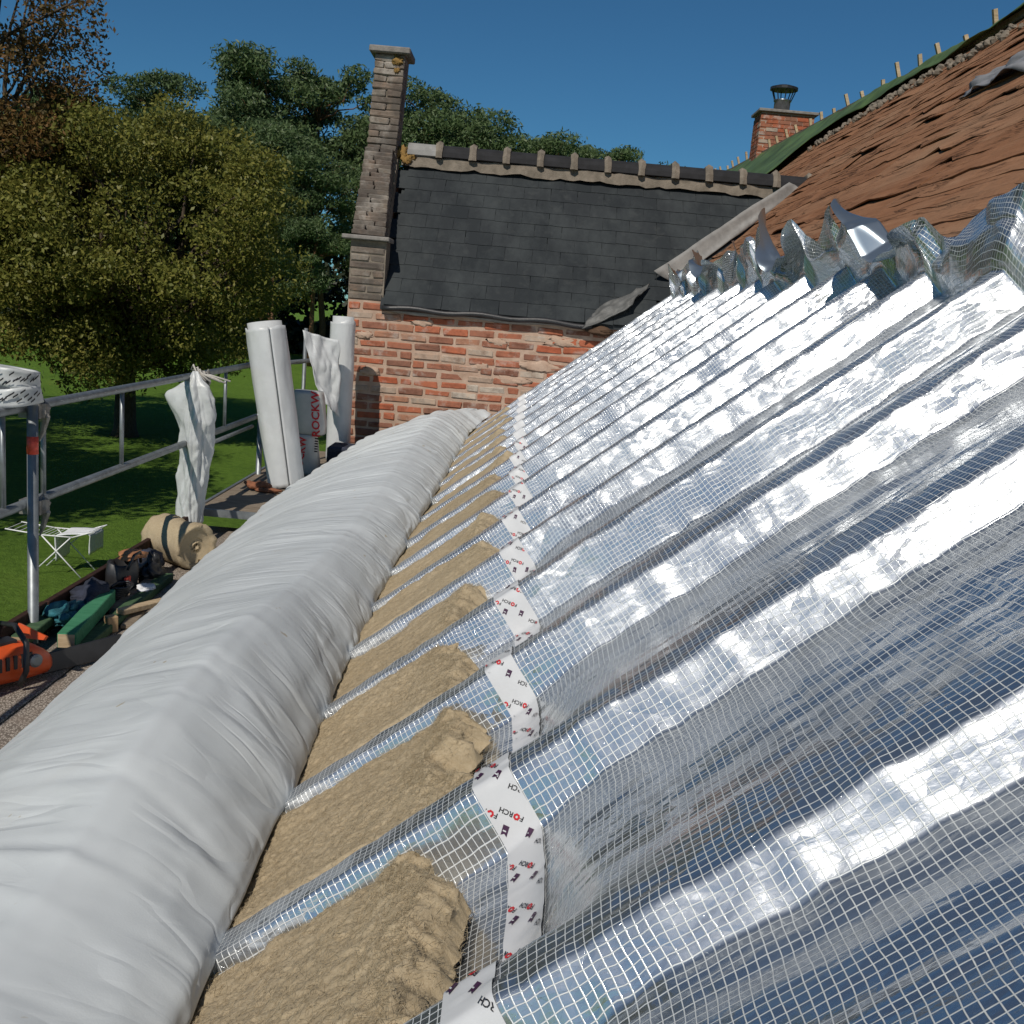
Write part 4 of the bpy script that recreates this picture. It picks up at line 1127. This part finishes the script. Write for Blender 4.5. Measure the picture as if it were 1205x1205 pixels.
# ---- rolls and insulation packs standing on the far deck
def roll(name, p0, p1, r0, r1, mat, label, seed, flap=.0, inner=.75):
    p0, p1 = Vector(p0), Vector(p1); ax = (p1-p0).normalized()
    a_ = ax.cross(Vector((0,1,0))).normalized(); b_ = ax.cross(a_)
    t = empty(name, tuple(p0), label, 'roll')
    n, m = 40, 64
    V = []
    for i in range(n):
        q = i/(n-1); c = p0.lerp(p1, q); r = r0 + (r1-r0)*q
        for k in range(m):
            an = 2*math.pi*k/(m-1); rr = r*(1 - .10*k/(m-1)) + .012*r/.15*float(fbm(an*1.2, q*3, seed, 3)) + flap*max(0, 1-k/7)
            V.append(c + a_*rr*math.cos(an+seed) + b_*rr*math.sin(an+seed) + ax*(.02*float(vn(an*2, q*0, seed+1)) if i in (0, n-1) else 0))
    me = pmesh('outer_layer', np.array([tuple(v) for v in V]), grid_faces(n, m), True)
    o = link('outer_layer', me, t, mat); md = o.modifiers.new('t', 'SOLIDIFY'); md.thickness = .008
    mb = MB(); mb.tube([p0, p0.lerp(p1, .5), p1 + ax*.045], [r0*inner, r0*inner, r1*inner], 24); mb.build('inner_core', mat, t, True)
    return t
roll('membrane_roll', (-1.93, 8.55, -1.62), (-2.18, 8.62, -.31), .150, .165, MT['plaster'], 'tall white membrane roll leaning left on the far scaffold deck', 2, .03, .86)
roll('membrane_roll', (-1.80, 10.25, -1.62), (-1.83, 10.3, -.24), .115, .125, MT['plaster'], 'narrow white membrane roll standing against the corner of the brick wall', 5, .03, .85)
sheet('loose_film', MT['plaster'], 'loose white film flap unrolled between the two standing white rolls', 'film',
      [(-2.12, 9.75, -.34), (-1.80, 9.95, -.42), (-1.76, 9.95, -1.15), (-1.90, 9.75, -1.0)], 26, 30, .045, 3, 44)
rot = empty('insulation_pack', (-1.93, 9.3, -1.62), 'white wrapped insulation packs with red lettering stacked behind the leaning roll', 'insulation pack')
def pack(x, y, z0, z1, w, d_, seed, name):
    mb = MB(); n = 26; m = 14; V = []
    for i in range(m):
        q = i/(m-1); z = z0 + (z1-z0)*q; k_ = 1 - .10*(2*q-1)**4
        for k in range(n):
            an = 2*math.pi*k/n; c, s = math.cos(an), math.sin(an)
            sq = (abs(c)**4 + abs(s)**4) ** -.25
            V.append((x + w/2*c*sq*k_ + .008*float(fbm(an, q*4, seed)) - .04*q, y + d_/2*s*sq*k_, z))
    F = [(i*n+k, i*n+(k+1)%n, (i+1)*n+(k+1)%n, (i+1)*n+k) for i in range(m-1) for k in range(n)] + [tuple(range(n))[::-1], tuple(range((m-1)*n, m*n))]
    mb.add(V, F); return mb.build(name, MT['packw'], rot, True)
pk1 = pack(-1.895, 9.3, -1.25, -.865, .285, .24, 3, 'upper_pack')
pk2 = pack(-1.905, 9.28, -1.62, -1.255, .225, .22, 6, 'lower_pack')
def pack_text(txt, x, y, z, h_, L, parent, mat='red', lean=0.):
    V, F = text_tris(txt); V = V - V.min(0); V = V / V.max(0)
    P = [(x - q[1]*h_ - lean*q[0], y, z + q[0]*L) for q in V]
    link('lettering', pmesh('lettering', np.array(P), F), parent, MT[mat])
pack_text('ROCKW', -1.785, 9.174, -1.26, .075, .41, pk1, lean=.03)
pack_text('ROCKW', -1.93, 9.162, -1.60, .075, .33, pk2, lean=-.03)
pack_text('IIIIII', -1.80, 9.164, -1.40, .03, .13, pk2, 'black')
mb = MB(); mb.box((-1.80, 9.6, -1.624), (-1.50, 9.95, -1.40)); props(mb.build('tool_crate', MT['navy'], None, bevel=.02), 'dark blue crate on the far deck at the foot of the brick wall', 'crate')
mb = MB(); mb.blob((-2.10, 8.28, -1.585), (.10, .05, .04), 8, .7, 10, 16); mb.blob((-2.0, 8.22, -1.605), (.10, .03, .018), 9, .7, 8, 14)
props(mb.build('rag', MT['rust'], None, True), 'rust-brown rag lying at the foot of the leaning white roll', 'rag')

# ---- roll of mineral wool on the near deck, partly unrolled
def wool_roll():
    t = empty('wool_roll', (-2.10, 6.5, DZ), 'tan mineral wool roll lying partly unrolled on the scaffold deck', 'insulation roll')
    n = 150; prof = []
    cz = DZ + .150
    for i in range(n):
        q = i/(n-1)
        if q < .22:
            prof.append((.30*(1-q/.22) + 0.0, -.135 + .062))
        else:
            a = -math.pi/2 - (q-.22)/.78 * 2*math.pi*2.6
            r = .135 - .062*.5 - .030*(q-.22)/.78*1.5 + .03*math.exp(-(q-.22)/.05)
            prof.append((r*math.cos(a), r*math.sin(a)))
    # simple: outer cylinder + flat tongue, spiral shown on the end
    mb = MB(); ax0, ax1 = Vector((-2.31, 6.62, cz)), Vector((-1.99, 6.36, cz)); ax = (ax1-ax0).normalized(); sd = Vector((0,0,1)).cross(ax).normalized()
    if sd.x < 0: sd = -sd
    m = 30; k_ = 44; V = []
    for i in range(m):
        c = ax0.lerp(ax1, i/(m-1))
        for k in range(k_):
            a = 2*math.pi*k/k_
            r = .148*(1 + .10*float(fbm(i*.09+math.cos(a)*1.3, math.sin(a)*1.3, 301, 3)) + .03*float(vn(i*1.3, a*6, 303)))
            e = .014*float(vn(a*4, i*0, 307)) if i in (0, m-1) else 0
            V.append(c + sd*r*math.cos(a) + Vector((0,0,1))*r*math.sin(a)*.98 + ax*e)
    F = [(i*k_+k, (i+1)*k_+k, (i+1)*k_+(k+1)%k_, i*k_+(k+1)%k_) for i in range(m-1) for k in range(k_)]
    # end cap as spiral steps
    for base, idx in ((ax1, m-1), (ax0, 0)):
        o_ = len(V); 
        for j, (rr, dp) in enumerate(((.112, -.004), (.105, -.022), (.06, -.006), (.055, -.022), (.02, -.012))):
            for k in range(k_):
                a = 2*math.pi*k/k_; r2 = rr*(1 + .08*a/6.28) + .004*float(vn(a*3, j, 311))
                V.append(base + (ax if idx else -ax)*dp + sd*r2*math.cos(a) + Vector((0,0,1))*r2*math.sin(a))
        prev = idx*k_
        for j in range(5):
            cur = o_ + j*k_
            for k in range(k_):
                f = (prev+k, cur+k, cur+(k+1)%k_, prev+(k+1)%k_); F.append(f if idx else f[::-1])
            prev = cur
        F.append(tuple(prev+k for k in range(k_)))
    mb.add(V, F); mb.build('coiled_batt', MT['wool'], t, True)
    mb = MB(); nu, nv = 26, 22; V = []
    for top in (1, 0):
        for i in range(nu):
            for j in range(nv):
                u_, v_ = i/(nu-1), j/(nv-1)
                p = ax0.lerp(ax1, v_) + sd*(.02 + .30*u_); 
                z = DZ + .004 + top*(.062*(1 - .25*u_**3) + .008*float(fbm(u_*5, v_*6, 315, 3)))
                V.append((p.x + .01*float(vn(v_*9, u_*9, 317)), p.y, z))
    g = grid_faces(nu, nv); N2 = nu*nv
    F = [tuple(f) for f in g] + [tuple(int(i)+N2 for i in f[::-1]) for f in g]
    ring = [i*nv for i in range(nu)] + [(nu-1)*nv+j for j in range(1, nv)] + [i*nv+nv-1 for i in range(nu-2, -1, -1)] + [j for j in range(nv-2, 0, -1)]
    F += [(ring[i], ring[(i+1) % len(ring)], ring[(i+1) % len(ring)]+N2, ring[i]+N2) for i in range(len(ring))]
    F = [tuple(int(i) for i in f) for f in F]
    mb.add(V, F); mb.build('unrolled_tongue', MT['wool'], t, True)
wool_roll()

# ---- chainsaw
def chainsaw():
    t = empty('chainsaw', (-2.12, 4.25, DZ), 'orange chainsaw with black guide bar cover lying on the scaffold deck', 'chainsaw')
    M_ = Matrix.Translation((-2.16, 4.22, DZ)) @ Matrix.Rotation(rad(58), 4, 'Z')
    mb = MB()
    sec = [(-.20,.06,.035,.085),(-.16,.085,.02,.16),(-.06,.10,.015,.20),(.04,.105,.012,.205),(.12,.10,.015,.19),(.19,.08,.02,.14),(.215,.05,.03,.11)]
    V = []
    for x, w, z0, z1 in sec:
        for k in range(14):
            a = 2*math.pi*k/14; c, s = math.cos(a), math.sin(a); sq = (abs(c)**3+abs(s)**3) ** (-1/3)
            V.append(M_ @ Vector((x, w*c*sq*.8, (z0+z1)/2 + (z1-z0)/2*s*sq*.9)))
    F = [(i*14+k, (i+1)*14+k, (i+1)*14+(k+1)%14, i*14+(k+1)%14) for i in range(len(sec)-1) for k in range(14)] + [tuple(range(14)), tuple(range((len(sec)-1)*14, len(sec)*14))[::-1]]
    mb.add(V, F); body = mb.build('body', MT['orange'], t, True)
    mb = MB()
    for k in range(6): mb.box((-.10+.035*k, -.088, .10), (-.085+.035*k, -.078, .16), M_)
    mb.box((-.05,-.02,.19), (.06,.05,.207), M_); mb.build('vent', MT['blackp'], body)
    T = lambda pts: [M_ @ Vector(p) for p in pts]
    mb = MB(); mb.tube(T([(-.18,0,.06), (-.30,0,.05), (-.37,0,.08), (-.36,0,.14), (-.27,0,.17), (-.15,0,.16)]), .020, 8); mb.build('rear_handle', MT['orange'], t, True)
    mb = MB(); mb.tube(T([(.02,-.10,.03), (.03,-.135,.10), (.04,-.12,.22), (.05,-.02,.275), (.05,.08,.26), (.04,.115,.15), (.03,.10,.05)]), .013, 8); mb.build('front_handle', MT['blackp'], t, True)
    mb = MB(); mb.prism([(0,0),(.02,-.11),(.04,-.12),(.05,.09),(.02,.10)], .012, M_ @ Matrix.Translation((.13, 0, .19)) @ Matrix.Rotation(rad(-70), 4, 'Y')); mb.build('hand_guard', MT['orange'], t)
    mb = MB(); mb.prism([(.18,-.045),(.60,-.05),(.64,-.02),(.64,.02),(.60,.05),(.18,.045)], .022, M_ @ Matrix.Translation((0,.0,.055)) @ Matrix.Rotation(rad(72), 4, 'X')); mb.build('guide_bar', MT['blackp'], t, bevel=.004)
    for x, y in ((-.08, .085), (.10, -.08)):
        mb = MB(); mb.lathe([(.028,0),(.03,.01),(.03,.02),(.02,.026)], (0,0,0), 14, M_ @ Matrix.Translation((x, y, .12)) @ Matrix.Rotation(rad(90 if y < 0 else -90), 4, 'X')); mb.build('filler_cap', MT['galv'], t)
chainsaw()

# ---- timbers and clutter on the deck
def timber(p0, p1, w, h_, mat, label, cat='timber', end=None, name='timber_offcut'):
    p0, p1 = Vector(p0), Vector(p1); L = (p1-p0).length
    M_ = frame(p0, p1-p0, Vector((0,0,1)).cross(p1-p0))
    mb = MB(); mb.box((0, -w/2, 0), (L, w/2, h_), M_)
    o = mb.build(name, MT[mat], None, bevel=.004); props(o, label, cat)
    if end:
        e = MB(); e.box((-.004, -w/2+.005, .005), (-.0005, w/2-.005, h_-.005), M_); e.build('sawn_end', MT[end], o)
timber((-2.055, 4.62, DZ+.05), (-2.16, 5.36, DZ+.055), .085, .075, 'greenpaint', 'bright green painted beam offcut with sawn yellow end', end='newwood')
timber((-2.26, 4.58, DZ+.06), (-2.285, 4.92, DZ+.065), .085, .045, 'greenwood', 'short green timber offcut beside the orange chainsaw', end='newwood')
timber((-2.02, 4.70, DZ+.006), (-2.07, 6.05, DZ+.006), .075, .045, 'greenwood', 'long greenish batten lying lengthwise on the deck below the wool roll')
timber((-2.10, 5.30, DZ+.006), (-2.14, 6.15, DZ+.006), .06, .04, 'deckwood', 'grey weathered batten lying next to the long greenish batten')
timber((-2.03, 5.02, DZ+.004), (-1.99, 5.06, DZ+.004), .05, .085, 'cardboard', 'small pale wooden wedge standing on the deck', 'wedge', name='wooden_wedge')
timber((-2.02, 5.18, DZ+.052), (-1.90, 5.50, DZ+.03), .055, .03, 'newwood', 'short raw pine offcut lying across the battens')
timber((-1.95, 5.10, DZ+.003), (-1.99, 5.36, DZ+.003), .07, .022, 'deckwood', 'short grey board end lying flat beside the wooden wedge')
timber((-2.22, 5.42, DZ+.05), (-2.20, 6.20, DZ+.10), .05, .03, 'blackp', 'black plastic profile lying against the brown toe board', 'profile', name='plastic_profile')
def clump(name, mat, label, cat, blobs):
    mb = MB()
    for i, (c, r) in enumerate(blobs): mb.blob(c, r, i*3+len(label), .75, 14, 20, 2.2)
    return props(mb.build(name, MT[mat], None, True), label, cat)
clump('jacket', 'navy', 'dark navy jacket bundled up against the toe board', 'jacket', [((-2.22, 5.32, DZ+.10), (.09,.14,.075)), ((-2.18, 5.20, DZ+.07), (.07,.09,.05))])
clump('work_glove', 'tealc', 'teal work gloves lying between the green offcuts and the toe board', 'gloves', [((-2.25, 4.98, DZ+.11), (.06,.10,.04)), ((-2.19, 4.93, DZ+.09), (.06,.07,.03)), ((-2.21, 5.08, DZ+.10), (.03,.08,.025))])
clump('rag', 'bluec', 'blue rag beside the bright green beam', 'rag', [((-2.19, 5.10, DZ+.07), (.06,.07,.04))])
def bag():
    t = empty('tool_bag', (-2.22, 5.75, DZ), 'open black tool bag with tan leather flap standing on the deck', 'bag')
    mb = MB(); n = 24; prof = [(.055,.004,0),(.075,.03,0),(.078,.12,.01),(.070,.19,.0),(.062,.20,0),(.058,.12,0)]; V = []
    for r, z, s in prof:
        for k in range(n):
            a = 2*math.pi*k/n; V.append((-2.22+r*1.05*math.cos(a)*(1+.12*float(vn(a*2, z*9, 5))), 5.72+r*1.7*math.sin(a)*(1+.1*float(vn(a*2, z*7, 6))), DZ+z+.012*math.sin(a*2)))
    F = [(i*n+k, i*n+(k+1)%n, (i+1)*n+(k+1)%n, (i+1)*n+k) for i in range(len(prof)-1) for k in range(n)] + [tuple(range(n))[::-1], tuple(range((len(prof)-1)*n, len(prof)*n))]
    mb.add(V, F); mb.build('bag_body', MT['blackp'], t, True)
    mb = MB(); mb.blob((-2.20, 5.80, DZ+.215), (.075,.10,.022), 5, .6, 8, 14); mb.build('leather_flap', MT['leather'], t, True)
    mb = MB(); mb.tube([(-2.15, 5.62, DZ+.17), (-2.13, 5.66, DZ+.25), (-2.14, 5.78, DZ+.24), (-2.15, 5.82, DZ+.17)], .009, 6); mb.build('bag_handle', MT['blackp'], t, True)
    mb = MB(); mb.box((-2.165, 5.60, DZ+.09), (-2.145, 5.66, DZ+.13)); mb.build('red_tag', MT['redlabel'], t, bevel=.004)
bag()
clump('boot', 'blackp', 'dark work boot lying beside the tool bag', 'boot', [((-2.15, 5.98, DZ+.06), (.06,.10,.05)), ((-2.15, 6.05, DZ+.10), (.045,.05,.07))])
clump('rag', 'navy', 'black crumpled bin bag in front of the wool roll', 'bag', [((-2.22, 6.15, DZ+.08), (.07,.12,.06))])
clump('paper_scrap', 'towel', 'small white paper scrap among the battens', 'paper', [((-2.08, 5.70, DZ+.055), (.045,.06,.012))])
clump('plaster_lump', 'palefelt', 'small pale rubble lump beside the bright green beam', 'rubble', [((-2.20, 5.42, DZ+.03), (.03,.045,.025))])
mb = MB(); 
for i in range(6):
    a0 = i*.9; mb.tube([(-2.17+.05*math.cos(a0+q*1.1)+.006*i, 5.52+.085*math.sin(a0+q*1.1), DZ+.05+.012*i) for q in range(6)], .008, 6)
props(mb.build('cable', MT['blackp'], None, True), 'coil of black cable behind the tool bag on the deck', 'cable')

# ---- clothes rack on the lawn
def rack():
    x, y, z = -7.50, 16.75, GZ
    t = empty('clothes_rack', (x, y, z), 'white folding clothes airer standing on the lawn below the scaffold', 'clothes rack')
    def tb(name, pts, r=.012): mb = MB(); mb.tube([(x+p[0], y+p[1], z+p[2]*.74) for p in pts], r, 6); return mb.build(name, MT['whitew'], t, True)
    for yy in (-.28, .28):
        tb('leg', [(-.42, yy, .02), (.25, yy, .95)]); tb('leg', [(.42, yy, .02), (-.25, yy, .95)])
        tb('wing_rail', [(.27, yy, .95), (.62, yy, 1.12)]); tb('wing_rail', [(-.27, yy, .95), (-.85, yy, 1.02)]); tb('top_rail', [(-.27, yy, .95), (.27, yy, .95)])
    mb = MB()
    for k in range(7): mb.tube([(x-.24+.08*k, y-.28, z+.703), (x-.24+.08*k, y+.28, z+.703)], .006, 5)
    for k in range(6): mb.tube([(x-.30-.105*k, y-.28, z+.707+.0093*k), (x-.30-.105*k, y+.28, z+.707+.0093*k)], .006, 5)
    for k in range(5): mb.tube([(x+.30+.08*k, y-.28, z+.714+.029*k), (x+.30+.08*k, y+.28, z+.714+.029*k)], .006, 5)
    mb.build('wire_bars', MT['whitew'], t)
    mb = MB(); V = []; nu, nv = 30, 12
    for i in range(nu):
        q = i/(nu-1)*1.5 - .75
        for j in range(nv):
            v_ = j/(nv-1)
            if q < -.25: px, pz = -.02 - .0, .97 - (-.25-q)*1.2
            elif q < .35: px, pz = .0 + (q+.25)*.9, .985 + .12*(q+.25)
            else: px, pz = .54 + .02, 1.06 - (q-.35)*1.2
            V.append((x+px+.012*float(vn(v_*6, q*3, 3)), y-.27+.54*v_, z+pz*.74+.01*float(vn(v_*5, q*5, 9))))
    mb.add(V, [tuple(int(a) for a in f) for f in grid_faces(nu, nv)])
    o = mb.build('towel', MT['towel'], t, True); md = o.modifiers.new('t', 'SOLIDIFY'); md.thickness = .012
rack()

# ================================================================== trees
def leaf_quads(C, sx, sy, up_bias=0., r=rng):
    n = len(C)
    a = r.normal(size=(n, 3)); a /= np.linalg.norm(a, axis=1)[:, None]
    b = r.normal(size=(n, 3)); b[:, 2] *= (1 - up_bias)
    b -= a * (a*b).sum(1)[:, None]; b /= np.linalg.norm(b, axis=1)[:, None]
    k = r.uniform(.5, 1.3, (n, 1))
    V = np.stack([C - a*sx*k, C + b*sy*k, C + a*sx*k, C - b*sy*k], 1).reshape(-1, 3)
    return V, np.arange(4*n).reshape(n, 4)
def clump_pts(c, r, n, rg, inner=.35):
    d = rg.normal(size=(n, 3)); d /= np.linalg.norm(d, axis=1)[:, None]
    q = rg.uniform(inner, 1, (n, 1)) ** .5
    p = d * q * np.array(r)
    return np.array(c) + p * (1 + .25 * rg.normal(size=(n, 1)) * .5)
def limb(mb, a, b, r0, r1, seed, bend=.15):
    a, b = Vector(a), Vector(b); L = (b-a).length; rr = random.Random(seed); pts = []; rs = []
    for i in range(7):
        q = i/6; p = a.lerp(b, q) + Vector((rr.uniform(-1,1), rr.uniform(-1,1), rr.uniform(-.3,.6))) * L * bend * .35 * math.sin(q*math.pi)
        pts.append(p); rs.append(r0 + (r1-r0)*q)
    mb.tube(pts, rs, 8)
def broadleaf(name, seed, R, zc, H, ntop, per, lsx, lsy, leafmat, trunk_r, sparse_dir=None, skew=(0,0)):
    rg = np.random.default_rng(seed); 
    cl = []
    for i in range(ntop):
        d = rg.normal(size=3); d /= np.linalg.norm(d)
        q = rg.uniform(.45, 1.0) ** .6
        c = np.array([d[0]*R[0]*q + skew[0], d[1]*R[1]*q + skew[1], zc + d[2]*R[2]*q])
        if c[2] < 1.5: c[2] = 1.5 + abs(rg.normal())*.7
        rad_ = rg.uniform(.07, .20) * R[0]
        cl.append((c, (rad_*rg.uniform(.9,1.3), rad_*rg.uniform(.9,1.3), rad_*rg.uniform(.65,1.0))))
    if sparse_dir is not None:
        for i in range(16):
            q = i/15; c = np.array(sparse_dir[0])*(1-q) + np.array(sparse_dir[1])*q + rg.normal(size=3)*.22
            cl.append((c, (.42-.18*q,)*3))
    P = np.concatenate([clump_pts(c, r, int(per * (r[0]/(.2*R[0]))**2 * (.5 if i >= ntop else 1)), rg) for i, (c, r) in enumerate(cl)])
    V, F = leaf_quads(P, lsx, lsy, .3, rg)
    crown = pmesh('crown', V, F)
    mb = MB()
    top = zc + R[2]*.35
    fork = Vector((skew[0]*.3, skew[1]*.3, max(1.6, zc - R[2]*.75)))
    mb.tube([(0,0,-.15), (0,0,.25), (fork.x*.3, fork.y*.3, fork.z*.5), tuple(fork)], [trunk_r*1.5, trunk_r*1.08, trunk_r*.95, trunk_r*.85], 12)
    for i, (c, r) in enumerate(cl[:ntop]):
        if i % 2 == 0:
            limb(mb, tuple(fork - Vector((0,0,.3*(i%3)))), tuple(c), trunk_r*(.38 if i % 4 else .55), trunk_r*.05, seed*100+i, .3)
    if sparse_dir is not None:
        A_, B_ = Vector(sparse_dir[0]), Vector(sparse_dir[1])
        mb.tube([tuple(fork), tuple(fork.lerp(A_, .5) + Vector((0,0,.4))), tuple(A_), tuple(A_.lerp(B_, .5)), tuple(B_)], [trunk_r*.4, trunk_r*.25, .06, .035, .012], 7)
        for i, (c, r) in enumerate(cl[ntop:]):
            mb.tube([tuple(A_.lerp(B_, max(0, i/15 - .1))), tuple(c)], [.018, .006], 5)
    trunk = pmesh('trunk', np.array([tuple(v) for v in mb.v]), mb.f, True)
    crown.materials.append(leafmat); trunk.materials.append(MT['bark'])
    return trunk, crown
def plant(name, meshes, loc, label, cat, group=None, rz=0., sc=1.):
    t = empty(name, loc, label, cat, group); t.rotation_euler = (0,0,rz); t.scale = (sc,)*3
    for nm, me in meshes.items(): link(nm, me, t, None, True)
    return t
tr, cr = broadleaf('oak', 5, (5.5, 5.0, 4.2), 5.9, 10, 230, 1000, .074, .038, MT['oak'], .33)
plant('broadleaf_tree', {'trunk': tr, 'crown': cr}, (-12.7, 32.8, GZ), 'large yellowish-green broadleaf tree with spreading crown on the lawn', 'tree')
plant('broadleaf_tree', {'trunk': tr, 'crown': cr}, (-18.0, 15.0, GZ), 'broadleaf tree left of the frame that shades the near lawn', 'tree', None, 2.1, 1.4)
plant('broadleaf_tree', {'trunk': tr, 'crown': cr}, (15.2, 25, GZ), 'broadleaf tree top showing above the ridge at the top right corner', 'tree', None, 4.0, 1.27)
tr, cr = broadleaf('copper', 9, (4.6, 4.4, 6.4), 9.6, 14, 150, 480, .08, .04, MT['copper'], .30, ((2.5, -1, 11.2), (5.6, -1.6, 12.6)))
plant('copper_tree', {'trunk': tr, 'crown': cr}, (-17.6, 31.0, GZ), 'reddish-brown copper-leaved tree at the top left edge', 'tree')

def pine(seed, H=20., n=46):
    rg = np.random.default_rng(seed); rr = random.Random(seed)
    mb = MB(); pts = []; x = y = 0
    for i in range(9):
        q = i/8; pts.append((x, y, H*.93*q)); x += rr.uniform(-.25,.25); y += rr.uniform(-.25,.25)
    mb.tube(pts, [.26*(1-.8*i/8) for i in range(9)], 8)
    P = []
    for i in range(n):
        q = rr.uniform(0, 1) ** .75
        z = H * (.36 + .61*q); spread = (1 - .45*q*q) * 4.2 * rr.uniform(.2, 1.2)
        a = rr.uniform(0, 6.283); c = (pts[-1][0]*q + spread*math.cos(a), pts[-1][1]*q + spread*math.sin(a), z)
        r = rr.uniform(.8, 1.9)
        P.append(clump_pts(c, (r*1.1, r*1.1, r*.58), int(300*r*r), rg, .2))
        ti = int(min(7, (z - .9)/H/.93*8)); b0 = Vector(pts[max(0, ti)])
        if rr.random() < .8: limb(mb, tuple(b0), c, .085, .02, seed*77+i, .3)
    V, F = leaf_quads(np.concatenate(P), .20, .06, -.4, rg)
    crown = pmesh('crown', V, F); trunk = pmesh('trunk', np.array([tuple(v) for v in mb.v]), mb.f, True)
    crown.materials.append(MT['pine']); trunk.materials.append(MT['pinebark'])
    return {'trunk': trunk, 'crown': crown}
PV = [pine(s, 20., n) for s, n in ((1, 38), (2, 44), (13, 36), (24, 42))]
spots = [(-41, 84, 17.5), (-35, 80, 17.6), (-29.5, 82, 19.8), (-26.0, 76, 16.6), (-23.0, 84, 17.6), (-20.2, 80, 20.8), (-18.4, 73, 15.8), (-16.2, 82, 21.2), (-15.0, 72, 14.6), (-12.6, 84, 18.5), (-8.6, 82, 20.3), (-6.2, 86, 18.8), (-4.0, 80, 18.4), (-1.4, 85, 17.8), (.6, 80, 17.2), (4.4, 82, 17.4), (8.4, 84, 16.6), (-31.5, 74, 15.0), (-27.5, 70, 13.6), (-21.8, 70, 13.4), (-24.2, 79, 18.2), (-17.2, 70, 12.6)]
for i, (x, y, h_) in enumerate(spots):
    plant('pine_tree', PV[i % 4], (x, y, GZ), ('dark green pine, %s from the left in the row beyond the lawn' % ORD[i] if i < 17 else 'shorter pine, %s from the left of the front row beyond the lawn' % ORD[[0,1,3,2,4][i-17]]), 'tree', 'pines beyond the lawn', i * 1.9, h_ / 20. * (1.04 if i < 17 else 1.0))


def woodland():
    rg = np.random.default_rng(77); P = []
    for i in range(300):
        x = rg.uniform(-95, 45); y = rg.uniform(92, 112); z = GZ + rg.uniform(.4, 11.5)
        r = rg.uniform(1.6, 3.0); P.append(clump_pts((x, y, z), (r, r, r*.8), 190, rg))
    for i in range(70):
        x = rg.uniform(-60, -10); y = rg.uniform(86, 92); z = GZ + rg.uniform(.3, 1.8)
        r = rg.uniform(1.0, 1.8); P.append(clump_pts((x, y, z), (r, r, r*.7), 200, rg))
    V, F = leaf_quads(np.concatenate(P), .42, .26, 0, rg)
    o = link('woodland', pmesh('woodland', V, F), None, MT['wood_dark'])
    props(o, 'dense dark woodland reading as one mass behind the pines', 'woodland', kind='stuff')
woodland()
